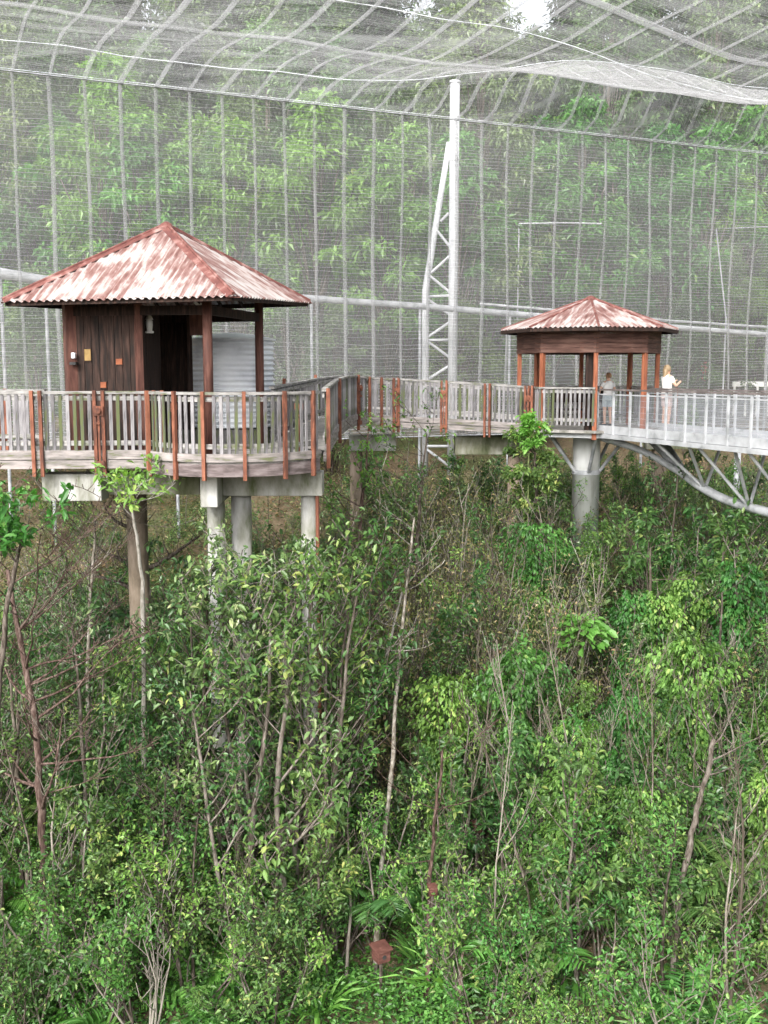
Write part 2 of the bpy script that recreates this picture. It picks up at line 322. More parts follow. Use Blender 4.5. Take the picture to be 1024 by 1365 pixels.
# ------------------------------------------------------------------ railings and walkways
BAL = {}
def baluster_mesh(h, w, d, mat):
    key = (round(h, 3), w, d, mat.name)
    if key not in BAL: BAL[key] = MB().box((0, 0, h / 2), (w, d, h)).mesh('baluster', mat)
    return BAL[key]
def resample(pts, step):
    P = [Vector(p) for p in pts]; out = []; carry = step * .5
    for a, b in zip(P[:-1], P[1:]):
        l = (b - a).length; t = carry
        while t < l: out.append((a.lerp(b, t / l), (b - a))); t += step
        carry = t - l
    return out
def railing(parent, pts, posts, side=-1, step=.117, rail_h=1.12, bw=.055, mats=('timber', 'rail', 'rust'), post_drop=.28, low=.12, gap=.07):
    """timber railing along deck-edge points (x, y, deck z). posts: (point, 'pair'|'single'|'wide', bracket?). side: outward side (+1 left of travel)"""
    r = MB().sweep(pts, .1, .045, dz=rail_h - .022).build('handrail', M[mats[1]], parent)
    MB().sweep(pts, .035, .075, off=side * -.02, dz=rail_h - .115).sweep(pts, .035, .08, off=side * -.02, dz=.26).build('rail', M[mats[1]], r)
    me = baluster_mesh(rail_h - low - .05, bw, .022, M[mats[0]]); org = origin_of(r)
    pps = [Vector(p[0]) for p in posts]
    for p, d in resample(pts, step):
        if any((Vector((q.x - p.x, q.y - p.y, 0))).length < gap for q in pps): continue
        ang = math.atan2(d.y, d.x); nn = Vector((-math.sin(ang), math.cos(ang), 0))
        o = link('baluster', me, r); o.location = p + nn * side * .012 + Vector((0, 0, low)) - org
        o.rotation_euler = (random.gauss(0, .004), random.gauss(0, .006), ang + random.gauss(0, .03))
    for p, kind, bracket in posts:
        p = Vector(p)
        best = min(((((a + b) / 2 - p).length, b - a) for a, b in zip([Vector(q) for q in pts[:-1]], [Vector(q) for q in pts[1:]])), key=lambda t: t[0])
        d = best[1]; d.z = 0; d.normalize(); nn = Vector((-d.y, d.x, 0)) * side; ang = math.atan2(d.y, d.x)
        offs = {'pair': (-.067, .067), 'single': (0,), 'wide': (-.09, 0, .09)}[kind]
        for k in offs:
            q = p + d * k + nn * .065
            h = rail_h + post_drop + (.02 if kind != 'single' else .01)
            MB().box(q + Vector((0, 0, rail_h + .012 - h / 2)), (.058, .07, h), ang).build('post', M[mats[2]], parent, bevel=.006)
        if bracket:
            q = p + nn * .11
            b = MB().box(q + Vector((0, 0, .8)), (.16, .04, .16), ang).tube([q + Vector((0, 0, .8)), q + nn * .06 + Vector((0, 0, .8))], .05, 8)
            b.box(q + Vector((0, 0, -.08)), (.15, .04, .1), ang).tube([q + Vector((0, 0, .6)), q + nn * .05 + Vector((0, 0, .6))], .03, 8)
            b.box(q + Vector((0, 0, .36)), (.034, .022, .93), ang)
            b.build('bracket', M[mats[2]], parent)
def V3(px, Y, z): p = at(px, 520, Y); return Vector((p.x, Y, z))

# left walkway --------------------------------------------------
D1 = .03
lw_pts = [V3(-140, 17.25, D1), V3(48, 17.4, D1), V3(132, 17.5, D1), V3(212, 17.55, D1)]
lw = thing('timber_walkway', 'straight grey timber walkway with rusty paired posts running off the left edge', 'walkway', (V3(80, 18, -.2)))
edge_back = [V3(-140, 19.4, D1), V3(60, 19.4, D1)]
MB().prism([(p.x, p.y + .02) for p in lw_pts] + [(p.x, p.y) for p in edge_back[::-1]], -.03, D1).build('deck', M['deck'], lw)
railing(lw, lw_pts, [(V3(-40, 17.32, D1), 'pair', False), (lw_pts[1], 'pair', False), (lw_pts[2], 'pair', True), (V3(211, 17.55, D1), 'pair', False)], side=-1)
MB().sweep(lw_pts, .04, .15, off=-.03, dz=.07).build('kickboard', M['fascia'], lw)
MB().sweep(lw_pts, .06, .14, off=-.01, dz=-.09).build('edge_beam', M['fascia'], lw)
railing(lw, edge_back, [(V3(0, 19.4, D1), 'pair', False)], side=1)

# round platform with the near pavilion -------------------------
CX, CY, CR = -2.55, 18.1, 1.5
def arc(r, a0, a1, n, z): return [Vector((CX + r * math.sin(math.radians(a0 + (a1 - a0) * k / n)), CY - r * math.cos(math.radians(a0 + (a1 - a0) * k / n)), z)) for k in range(n + 1)]
plat = thing('viewing_platform', 'rounded grey timber platform with curved railing under the near pavilion', 'platform', (CX, CY, -.2))
ar = arc(CR, -61, 74, 20, D1)
MB().prism([(p.x, p.y) for p in ar] + [(-1.12, 19.0), (-1.15, 23.6), (-7.2, 23.6), (-7.2, 19.42), (V3(212, 17.55, 0).x, 17.58)], -.025, D1 + .003).build('deck', M['deck'], plat)
pa = []
for a in (-58, -30, -11, 13, 38, 62): pa.append((arc(CR, a, a, 1, D1)[0], 'single', False))
railing(plat, ar, pa, side=-1, gap=.05)
MB().sweep(ar, .04, .13, off=-.03, dz=.08).build('kickboard', M['fascia'], plat)
MB().sweep(ar, .06, .2, off=.0, dz=-.12).build('edge_beam', M['fasciadull'], plat)
# two fixtures on thin poles behind the rail
for px_, Y_ in ((230, 17.75), (398, 17.75)):
    b = V3(px_, Y_, D1); st = thing('tap_stand', 'thin rusty tap stand behind the curved railing, ' + ('by the left end of the curve' if px_ < 300 else 'at its right end'), 'tap', b)
    MB().tube([b, b + Vector((0, 0, .85))], .018, 8).build('pole', M['rust'], st)
    MB().box(b + Vector((0, 0, .86)), (.14, .07, .1), .2).tube([b + Vector((-.02, -.04, .8)), b + Vector((-.02, -.13, .8))], .03, 8).tube([b + Vector((.03, -.04, .72)), b + Vector((.03, -.1, .68))], .028, 8).build('valve', M['rust'], st)

# middle walkway -------------------------------------------------
mw_spec = [(432.5, 18.55, .05), (434, 19.3, .07), (449, 23.0, .2), (463, 25.4, .26), (475, 27.0, .27), (491, 27.55, .22), (507, 27.75, .2), (527, 27.9, .18), (592, 28.1, .11), (651, 28.0, .04), (705, 27.55, -.01)]
mw_pts = [V3(a, b, c) for a, b, c in mw_spec]
mid = thing('timber_walkway', 'bent grey timber walkway climbing from the near pavilion to the far pavilion', 'walkway', mw_pts[4] - Vector((0, 0, .3)))
bk = [V3(362, 20.3, .07), V3(383, 22.6, .1), V3(424, 27.6, .2), V3(450, 29.3, .25), V3(480, 29.8, .22), V3(527, 29.9, .18), V3(592, 30.05, .11), V3(651, 29.95, .04), V3(690, 29.6, -.01)]
d = MB()
fr = resample(mw_pts, .8); bb = [Vector(p) for p in bk]
def nearest_on(path, p):
    best = None
    for a, b in zip(path[:-1], path[1:]):
        ab = b - a; t = max(0, min(1, (p - a).dot(ab) / ab.dot(ab))); q = a + ab * t
        if best is None or (q - p).length < best[0]: best = ((q - p).length, q)
    return best[1]
qs = [(p, nearest_on(bb, p)) for p, _ in fr]
vs = []; fs = []
for p, q in qs:
    for dz in (0, -.06):
        vs += [(p.x, p.y, p.z + dz), (q.x, q.y, p.z + dz)]
for i in range(len(qs) - 1):
    a = i * 4; b = a + 4
    fs += [(a, b, b + 1, a + 1), (a + 2, a + 3, b + 3, b + 2), (a, a + 2, b + 2, b), (a + 1, b + 1, b + 3, a + 3)]
d.add(vs, fs).build('deck', M['deck'], mid)
mp = [(mw_pts[0], 'single', False), (mw_pts[2], 'single', False), (mw_pts[4], 'single', True), (mw_pts[5], 'single', False), (mw_pts[6], 'single', False), (mw_pts[7], 'pair', True), (mw_pts[8], 'pair', True), (mw_pts[9], 'pair', False), (V3(706, 27.55, -.01), 'wide', True)]
railing(mid, mw_pts, mp, side=-1)
MB().sweep(mw_pts, .04, .14, off=-.03, dz=.07).build('kickboard', M['fascia'], mid)
MB().sweep(mw_pts, .06, .13, off=-.0, dz=-.09).build('edge_beam', M['fascia'], mid)
railing(mid, bk, [(V3(383, 22.6, .2), 'single', False), (V3(424, 27.6, .27), 'single', False), (V3(527, 29.9, .18), 'pair', False), (V3(592, 30.05, .11), 'pair', False)], side=1)

# ------------------------------------------------------------------ pavilions
def roof_face(mb, A, B, apex, rib=.14, amp=.026, drop=.02):
    A, B, apex = Vector(A), Vector(B), Vector(apex); mid_ = (A + B) / 2; e = (B - A); Ln = e.length; e.normalize()
    t0 = (apex - A).dot(e); foot = A + e * t0; up = apex - foot; S = up.length; un = up.normalized(); nn = e.cross(un).normalized()
    if nn.z < 0: nn = -nn
    n = int(Ln / (rib / 4)); rows = 7; vs = []; uv = []
    for i in range(n + 1):
        t = Ln * i / n; mx = t / t0 if t < t0 else (Ln - t) / (Ln - t0)
        for j in range(rows + 1):
            sl = mx * j / rows
            edge = min(1, (mx * (1 - j / rows)) * 14)
            o = amp * math.sin(2 * PI * t / rib) * edge + .02
            p = A + e * t + un * (S * sl) + nn * o - un * (.03 if j == 0 else 0)
            vs.append(p); uv.append((t + A.x, S * sl))
    fs = []
    for i in range(n):
        for j in range(rows):
            a = i * (rows + 1) + j; fs.append((a, a + rows + 1, a + rows + 2, a + 1))
    mb.add(vs, fs, uv)
rc = Vector((-4.037, 20.0, 0)); S_, C_ = 1.58, 2.541
def corner(k, which):
    d_ = {'L': (-C_, -S_), 'N': (S_, -C_), 'R': (C_, S_), 'B': (-S_, C_)}[which]
    return Vector((rc.x + d_[0] * k, rc.y + d_[1] * k, 0))
pav = thing('pavilion', 'near pavilion with rusty white pyramid tin roof, dark plank hut and round posts', 'pavilion', (rc.x, rc.y, D1))
ez = {'L': E + 1.21, 'N': E + 1.24, 'R': E + 1.4, 'B': E + 1.34}
cs = {k: corner(1, k) + Vector((0, 0, ez[k])) for k in 'LNRB'}
apex = at(228.5, 302, 20.0); apex.x = rc.x
rf = MB()
for a, b in (('L', 'N'), ('N', 'R'), ('R', 'B'), ('B', 'L')): roof_face(rf, cs[a], cs[b], apex)
rfo = rf.build('roof', M['roof1'], pav, smooth=True)
for k in 'LNRB':
    a = apex + Vector((0, 0, .055)); b = cs[k] + Vector((0, 0, .05)); dd = (b - a).normalized()
    sd = dd.cross(Vector((0, 0, 1))).normalized() * .13; n3 = sd.cross(dd).normalized()
    vs = [a + sd - Vector((0, 0, .07)), a, a - sd - Vector((0, 0, .07)), b + sd - Vector((0, 0, .07)), b, b - sd - Vector((0, 0, .07))]
    m_ = MB().add(vs, [(0, 1, 4, 3), (1, 2, 5, 4), (0, 3, 5, 2)]); m_.tube([a, b], .028, 6); m_.build('ridge_cap', M['hipcap'], rfo)
MB().lathe(apex + Vector((0, 0, .02)), [(.16, -.06), (.1, .03), (.03, .07)], 10).build('ridge_cap', M['hipcap'], rfo)
# eave frame, rafters
fr_ = MB()
for a, b in (('L', 'N'), ('N', 'R'), ('R', 'B'), ('B', 'L')):
    A, B = cs[a].lerp(apex, .02), cs[b].lerp(apex, .02); fr_.beam(A - Vector((0, 0, .05)), B - Vector((0, 0, .05)), .04, .09)
    for k in range(1, 9):
        t = k / 9; p = A.lerp(B, t); mx = 1 - abs(2 * t - 1); q = p.lerp(Vector((apex.x, apex.y, apex.z)), 0)
        inn = ((cs['L'] + cs['R'] + cs['N'] + cs['B']) / 4) - (cs[a] + cs[b]) / 2; inn.z = 0
        top = p + inn * (mx * .96) + Vector((0, 0, (apex.z - p.z) * mx * .96))
        fr_.beam(p - Vector((0, 0, .05)), top - Vector((0, 0, .09)), .04, .07)
fr_.build('rafters', M['brownwood'], pav)
hb = {k: corner(.62, k) for k in 'LNRB'}
def hz(k): # underside of the roof above that corner
    return (cs[k].z * .62 + apex.z * .38) - .1
for k in 'LNRB':
    p = hb[k]; top = hz(k)
    if k == 'L' or k == 'B': MB().box((p.x, p.y, (top + D1) / 2), (.2, .2, top - D1), .56).build('post', M['redpost'], pav, bevel=.01)
    else: MB().tube([(p.x, p.y, D1), (p.x, p.y, top)], .085, 14).build('post', M['redpost'], pav, smooth=True)
tb = MB()
for a, b in (('L', 'N'), ('N', 'R'), ('R', 'B'), ('B', 'L')): tb.beam((hb[a].x, hb[a].y, D1 + 2.5), (hb[b].x, hb[b].y, D1 + 2.5), .08, .16)
tb.build('tie_beam', M['brownwood'], pav)
def plankwall(a, b, z0, z1, mat, name, parent, th=.035, pl=.14):
    a, b = Vector(a), Vector(b); d_ = b - a; n = max(1, int(d_.length / pl)); m_ = MB(); ang = math.atan2(d_.y, d_.x); nn = Vector((-math.sin(ang), math.cos(ang), 0))
    for i in range(n):
        c = a.lerp(b, (i + .5) / n) + nn * random.uniform(-.004, .004)
        m_.box((c.x, c.y, (z0 + z1) / 2), (d_.length / n - .008, th, z1 - z0), ang)
    return m_.build(name, mat, parent)
Lp, Np, Rp, Bp = hb['L'], hb['N'], hb['R'], hb['B']
wend = Lp.lerp(Np, .5); wz1 = D1 + 2.62
plankwall(Lp.lerp(Np, .05), wend, D1, wz1, M['brownwood'], 'wall', pav)
plankwall(Lp.lerp(Bp, .03), Bp.lerp(Lp, .03), D1, wz1, M['brownwood'], 'wall', pav)
bend = Rp.lerp(Bp, .56); plankwall(bend, Bp, D1, wz1, M['brownwood'], 'wall', pav)
inner = wend.lerp(Bp.lerp(Rp, .25), .72)
plankwall(wend + Vector((.02, .1, 0)), inner, D1, wz1, M['brownwood'], 'wall', pav)
MB().box((wend.x + .02, wend.y - .02, D1 + 1.31), (.11, .11, 2.62), .56).build('door_post', M['redpost'], pav)
p2 = bend + Vector((.0, -.05, 0)); MB().box((p2.x, p2.y, D1 + 1.3), (.1, .1, 2.6), .3).build('door_post', M['brownwood'], pav)
# shelf board and pale bracket under the roof at the right of the porch
p = at(265, 432, 20.2); MB().box(p, (.34, .12, .42), .2).build('hanging_board', M['redpost'], pav)
p = at(268, 410, 19.3); MB().beam(p + Vector((-.12, 0, .1)), p + Vector((.08, 0, -.05)), .03, .05).box(p + Vector((.04, 0, 0)), (.1, .05, .16)).build('bracket', M['whiteplastic'], pav)
# notices and fittings on the hut wall
wd = (Np - Lp).normalized(); wn = Vector((wd.y, -wd.x, 0)); wa = math.atan2(wd.y, wd.x)
def on_wall(px_, py_):
    best = None
    for k in range(200):
        q = Lp.lerp(Np, k / 199); a_ = pix((q.x, q.y, 1.5))[0]
        if best is None or abs(a_ - px_) < best[0]: best = (abs(a_ - px_), q)
    q = best[1] + wn * .035; return at(px_, py_, q.y)
for px_, py_, w_, h_, mt, lb in ((117, 473, .12, .2, 'yellow', 'small upright yellow notice board on the dark hut wall'), (159, 482, .12, .1, 'orange', 'square orange notice in the middle of the dark hut wall'), (138, 513, .11, .1, 'orange', 'orange notice low on the hut wall just above the railing')):
    q = on_wall(px_, py_); s_ = thing('notice_board', lb, 'sign', q)
    MB().box(q, (w_, .02, h_), wa).build('panel', M[mt], s_)
    MB().box(q + wn * .0 + Vector((0, 0, h_ / 2 + .008)), (w_ + .03, .026, .016), wa).box(q + Vector((0, 0, -h_ / 2 - .008)), (w_ + .03, .026, .016), wa).build('frame', M['brownwood'], s_)
q = on_wall(102, 474) + wn * .1; s_ = thing('wall_lamp', 'white box lamp on the corner post at the left end of the hut', 'lamp', q)
MB().box(q, (.07, .07, .1), wa).build('housing', M['galv'], s_, bevel=.01); MB().box(q + Vector((0, 0, -.14)), (.12, .1, .05), wa).build('base', M['black'], s_)
q = at(199, 432, 19.2); s_ = thing('lantern', 'white lantern hanging in the dark doorway of the near pavilion', 'lantern', q)
MB().lathe(q, [(.07, -.16), (.08, -.15), (.08, -.13), (.06, -.12)], 12).lathe(q, [(.075, .08), (.04, .15), (.012, .17)], 12).build('frame', M['whiteplastic'], s_)
MB().lathe(q, [(.05, -.12), (.062, -.02), (.062, .05), (.05, .08)], 12).build('glass', M['glass'], s_)
MB().tube([q + Vector((0, 0, .17)), q + Vector((-.03, 0, .3))], .01, 6).build('hanger', M['whiteplastic'], s_)

# water tank on its plinth
tx, ty = at(309, 510, 22.2).x, 22.2
tank = thing('water_tank', 'round corrugated grey iron water tank standing behind the near pavilion', 'water tank', (tx, ty, .33))
prof = []; nr = 17
for i in range(nr * 6 + 1):
    z = 1.8 * i / (nr * 6); prof.append((.885 + .022 * math.sin(2 * PI * i / 6), z))
MB().lathe((tx, ty, .33), prof, 48).build('drum', M['galv'], tank, smooth=True)
MB().lathe((tx, ty, 2.135), [(.93, -.02), (.93, .01), (.5, .1), (.15, .14)], 48).build('lid', M['galv'], tank)
pl_ = thing('tank_stand', 'low grey timber stand under the corrugated water tank', 'stand', (tx, ty, D1))
sl = MB()
for k in range(13): sl.box((tx - .96 + k * .16, ty - .98, D1 + .14), (.145, .04, .28))
sl.box((tx, ty + .03, D1 + .14), (2.0, 1.94, .28)); sl.build('frame', M['timber'], pl_)

# far pavilion -----------------------------------------------------
fc = Vector((at(785, 450, 28.5).x, 28.5, 0)); FZ = -.0
fp = thing('pavilion', 'small eight sided pavilion with rusty roof and deep brown fascia at the bridge end', 'pavilion', (fc.x, fc.y, FZ))
def octo(r, z, rot=-5): return [Vector((fc.x + r * math.sin(math.radians(rot + 45 * k)), fc.y - r * math.cos(math.radians(rot + 45 * k)), z)) for k in range(8)]
eave_z = at(785, 436, 26.4).z; ap = at(787, 398, 28.5); ap.x = fc.x + .03
ro = octo(2.33, eave_z); rb = MB()
for k in range(8): roof_face(rb, ro[k], ro[(k + 1) % 8], ap, rib=.13, amp=.022)
rbo = rb.build('roof', M['roof2'], fp, smooth=True)
for k in range(8): MB().tube([ap + Vector((0, 0, .03)), ro[k] + Vector((0, 0, .03))], .035, 6).build('ridge_cap', M['hipcap'], rbo)
MB().lathe(ap, [(.2, -.06), (.12, .04), (.03, .08)], 10).build('ridge_cap', M['hipcap'], rbo)
e8 = MB()
for k in range(8):
    e8.beam(ro[k] - Vector((0, 0, .05)), ro[(k + 1) % 8] - Vector((0, 0, .05)), .05, .08)
    e8.beam(ro[k] - Vector((0, 0, .06)), ap - Vector((0, 0, .1)), .05, .1)
e8.build('rafters', M['brownwood'], fp)
fz0, fz1 = at(785, 470, 26.7).z, at(785, 437, 26.7).z
f8 = octo(1.9, 0)
for k in range(8):
    a, b = f8[k], f8[(k + 1) % 8]; m_ = MB()
    for i in range(5):
        h = (fz1 - fz0) / 5; z = fz0 + h * (i + .5)
        m_.beam((a.x, a.y, z), (b.x, b.y, z), .03, h - .008)
    m_.build('fascia', M['fasciared'], fp)
for k, p in enumerate(octo(1.83, 0)):
    front = k in (0,)
    MB().box((p.x, p.y, (fz1 + FZ) / 2 - (.12 if front else 0)), (.11, .11, fz1 - FZ + (.24 if front else 0)), math.radians(-5 + 45 * k)).build('post', M['redwood'], fp, bevel=.008)
p0 = octo(1.83, 0); MB().box((p0[0].x - .1, p0[0].y + .25, (fz1 + FZ) / 2), (.2, .12, fz1 - FZ)).build('post', M['brownwood'], fp)
o8 = octo(2.0, FZ); MB().prism([(p.x, p.y) for p in o8], FZ - .07, FZ).build('deck', M['deck'], fp)
# railings on its sides (front left faces and the back)
def face_rail(ks, posts=()):
    pts = [Vector((p.x, p.y, FZ)) for p in [octo(1.9, FZ)[k % 8] for k in ks]]
    railing(fp, pts, list(posts), side=-1, rail_h=1.09, mats=('timber', 'rail', 'redwood'), gap=.05)
face_rail((6, 7, 8)); face_rail((2, 3, 4, 5))
bench = thing('bench', 'dark timber bench inside the far pavilion along its back railing', 'bench', (fc.x + .1, fc.y + 1.25, FZ))
MB().box((fc.x + .1, fc.y + 1.2, FZ + .43), (1.5, .36, .05)).build('seat', M['brownwood'], bench)
MB().box((fc.x + .1, fc.y + 1.4, FZ + .78), (1.5, .04, .32)).build('backrest', M['brownwood'], bench)
for sx in (-.6, .6): MB().box((fc.x + .1 + sx, fc.y + 1.25, FZ + .2), (.07, .3, .4)).build('leg', M['brownwood'], bench)
# landing on the right of the pavilion
A0 = at(795, 519, 27.0); A1 = at(1024, 524.5, 21.1); bd = Vector((A1.x - A0.x, A1.y - A0.y, 0)).normalized(); bn = Vector((-bd.y, bd.x, 0))  # bn: away from camera side
if bn.y < 0: bn = -bn
# ------------------------------------------------------------------ steel footbridge
BW = 2.1; RZ = 1.03; blen = 13.0
base = Vector((A0.x, A0.y, 0)); BWv = bn * BW
br = thing('steel_footbridge', 'pale painted steel footbridge with curved lower tube running off the right edge', 'footbridge', (base.x, base.y, -.2))
def bp_(t, w, z): p = base + bd * t + bn * w; return Vector((p.x, p.y, z))
t0b = -1.9
sideA = [bp_(t, 0, 0) for t in (0, blen)]; sideB = [bp_(t, BW, 0) for t in (t0b, blen)]
MB().prism([tuple(bp_(t0b * 0, .03, 0)[:2]), tuple(bp_(blen, .03, 0)[:2]), tuple(bp_(blen, BW - .03, 0)[:2]), tuple(bp_(-1.2, BW - .03, 0)[:2])], -.06, -.02).build('deck', M['whitesteel'], br)
for w, t_s in ((0, 0), (BW, -1.2)):
    sg = -1 if w == 0 else 1
    MB().beam(bp_(t_s, w, -.135), bp_(blen, w, -.135), .1, .11).build('stringer', M['whitesteel'], br)
    MB().beam(bp_(t_s, w + .0, .03), bp_(blen, w + .0, .03), .02, .2).build('kickplate', M['whitesteel'], br)
    MB().beam(bp_(t_s, w, RZ), bp_(blen, w, RZ), .12, .04).build('handrail', M['handbrown'], br)
    pn = MB().beam(bp_(t_s, w, RZ - .12), bp_(blen, w, RZ - .12), .035, .03)
    for k in range(5): pn.beam(bp_(t_s, w, .22 + k * .14), bp_(blen, w, .22 + k * .14), .004, .004)
    pn.build('rail', M['whitesteel'], br)
    q0, q1 = bp_(t_s, w, .13), bp_(blen, w, .13)
    MB().add([q0, q1, q1 + Vector((0, 0, .77)), q0 + Vector((0, 0, .77))], [(0, 1, 2, 3)]).build('mesh_panel', M['bridgemesh'], br)
    k = 0; t = t_s + .12
    while t < blen:
        ang = math.atan2(bd.y, bd.x)
        MB().box(bp_(t, w - .02, (RZ - .2) / 2), (.05, .045, RZ + .16), ang).build('post', M['whitesteel'], br)
        t += .72 if w == 0 else .78
# curved lower tube in the middle of the width, found on the bridge's own centre plane
def on_plane(px_, py_, w):
    lo = None
    for t in np.linspace(-1, 12, 521):
        p = bp_(t, w, 0); q = pix((p.x, p.y, 0))
        # solve height along this vertical
        a = at(px_, py_, p.y)
        e = abs(a.x - p.x)
        if lo is None or e < lo[0]: lo = (e, t, a.z)
    return lo[1], lo[2]
cur = [on_plane(a, b, BW / 2) for a, b in ((868, 586), (888, 606), (910, 630), (940, 652), (975, 669), (1024, 683))]
tube_pts = [bp_(t, BW / 2, z) for t, z in cur]; tl = cur[-1]
for k in range(1, 7): tube_pts.append(bp_(tl[0] + k * .9, BW / 2, tl[1] + .035 * k * k - .12 * k))
def smooth_path(P, n=6):
    out = []
    for i in range(len(P) - 1):
        p0 = P[max(i - 1, 0)]; p1 = P[i]; p2 = P[i + 1]; p3 = P[min(i + 2, len(P) - 1)]
        for k in range(n):
            t = k / n; out.append(.5 * ((2 * p1) + (p2 - p0) * t + (2 * p0 - 5 * p1 + 4 * p2 - p3) * t * t + (3 * p1 - p0 - 3 * p2 + p3) * t ** 3))
    out.append(P[-1]); return out
tp = smooth_path(tube_pts); MB().tube(tp, .105, 14).build('lower_tube', M['whitesteel'], br, smooth=True)
join = tp[13]
for w in (.12, BW - .12):
    q = bp_(.15 if w < 1 else -.2, w, -.2)
    MB().tube(smooth_path([q, q.lerp(join, .5) + Vector((0, 0, .12)), join]), .085, 12).build('lower_tube', M['whitesteel'], br, smooth=True)
def tube_at(t):
    return min(tp, key=lambda p: abs((p - base).dot(bd) - t))
nodes = [tp[18], tp[27], tube_at((tp[27] - base).dot(bd) + 1.6), tube_at((tp[27] - base).dot(bd) + 3.2), tube_at((tp[27] - base).dot(bd) + 4.8)]
for n_ in nodes:
    t = (n_ - base).dot(bd)
    for w, s in ((.1, -.62), (.1, .6), (BW - .1, -.62)): MB().tube([n_, bp_(t + s, w, -.18)], .038, 8).build('brace', M['whitesteel'], br)
for t in np.arange(.6, blen, 1.2): MB().beam(bp_(t, 0, -.15), bp_(t, BW, -.15), .06, .09).build('crossbeam', M['greysteel'], br)
# big round pier under the far pavilion
px_, py_ = at(781, 640, 28.1).x, 28.1
pier = thing('concrete_pier', 'tall smooth round concrete pier with steel brackets under the far pavilion', 'pier', (px_, py_, float(ground(px_, py_))))
g0 = float(ground(px_, py_))
MB().lathe((px_, py_, 0), [(.36, g0 - .5), (.36, -1.25), (.362, -1.25), (.362, -.19)], 28).build('column', M['concretepale'], pier, smooth=True)
for dx, dy in ((-1.1, -.5), (-.9, .7), (1.0, -.5), (.9, .8), (0, -1.3), (.1, 1.3)):
    L_ = math.hypot(dx, dy); a = Vector((px_ + dx / L_ * .37, py_ + dy / L_ * .37, -1.15)); b = Vector((px_ + dx * .95, py_ + dy * .95, -.2))
    MB().tube([a, b], .045, 8).build('bracket', M['greysteel'], pier)
MB().lathe((px_, py_, 0), [(.375, -1.24), (.375, -1.12)], 28).build('collar', M['greysteel'], pier)
st8 = MB()
for k in range(4):
    a, b = octo(1.75, -.14)[k], octo(1.75, -.14)[k + 4]; st8.beam(a, b, .09, .12)
for k in range(8): st8.beam(octo(1.8, -.135)[k], octo(1.8, -.135)[(k + 1) % 8], .08, .125)
st8.build('floor_frame', M['whitesteel'], pier)

# ------------------------------------------------------------------ other piers
def pier_thing(label, cols, heads, mat='concrete'):
    c0 = cols[0]; g = float(ground(c0[0], c0[1]))
    t = thing('concrete_pier', label, 'pier', (c0[0], c0[1], g))
    for x, y, r, top, mm in cols:
        gg = float(ground(x, y)) - .5
        MB().lathe((x, y, 0), [(r, gg), (r * .99, top)], 22).build('column', M[mm], t, smooth=True)
    for a, b, w, h, mm in heads: MB().beam(a, b, w, h).build('headstock', M[mm], t, bevel=.015)
    return t
zb = at(350, 646, 17.7).z
a = at(300, 646, 18.0); b = at(431, 646, 18.0)
pier_thing('pale concrete pier with wide headstock under the rounded platform', [(at(413, 700, 18.0).x, 18.0, .15, zb - .19, 'concrete'), (at(322, 690, 18.15).x, 18.15, .18, zb - .19, 'concrete')], [((a.x, 18.0, zb), (b.x, 18.0, zb), .5, .4, 'concrete')])
dn = at(424, 700, 17.95)
tag(MB().tube([(dn.x, 17.82, zb - .2), (dn.x + .02, 17.82, float(ground(dn.x, 17.8)))], .035, 8).build('drain_pipe', M['rust']), 'rusty orange drain pipe running down beside the right hand pale column', 'pipe')
a = at(279, 655, 17.1)
pier_thing('concrete pier whose square beam end faces forward under the platform', [(at(292, 720, 18.0).x, 17.75, .155, -.74, 'concrete')], [((a.x, 17.05, a.z), (a.x - .05, 19.8, a.z), .28, .52, 'concrete')])
z_ = at(100, 648, 17.9).z
pier_thing('mossy stained concrete pier under the left walkway', [(at(183, 700, 20.3).x, 20.3, .2, -.6, 'concretebrown')], [((at(62, 648, 17.9).x, 17.9, z_), (at(140, 648, 17.9).x, 17.9, z_), .5, .46, 'concrete'), ((at(140, 645, 18.3).x, 18.3, z_ + .02), (at(269, 645, 18.3).x, 18.3, z_ + .02), .4, .38, 'concretedark')])
z_ = at(508, 590, 28.8).z
pier_thing('short concrete headstock on a rusty stained column at the walkway bend', [(at(475, 680, 28.8).x, 28.8, .17, z_ - .2, 'concretebrown')], [((at(466, 590, 28.8).x, 28.8, z_), (at(528, 590, 28.8).x, 28.8, z_), .5, .42, 'concrete')])
z_ = at(645, 593, 28.9).z
pier_thing('long mossy concrete headstock on a brown column under the middle walkway', [(at(684, 680, 28.9).x, 28.9, .17, z_ - .2, 'concretebrown')], [((at(606, 593, 28.9).x, 28.9, z_), (at(692, 593, 28.9).x, 28.9, z_), .5, .5, 'concretedark')])
pier_thing('round brown grey concrete column standing behind the bridge tube', [(at(877, 650, 34).x, 34, .24, at(877, 596, 34).z, 'concretebrown')], [((at(860, 592, 34).x, 34, at(877, 592, 34).z), (at(1100, 592, 34).x, 34, at(877, 592, 34).z), .5, .3, 'concretedark')])
pier_thing('slim grey steel column standing behind the lowest part of the bridge tube', [(at(980, 690, 33).x, 33, .1, at(980, 604, 33).z, 'greysteel')], [])

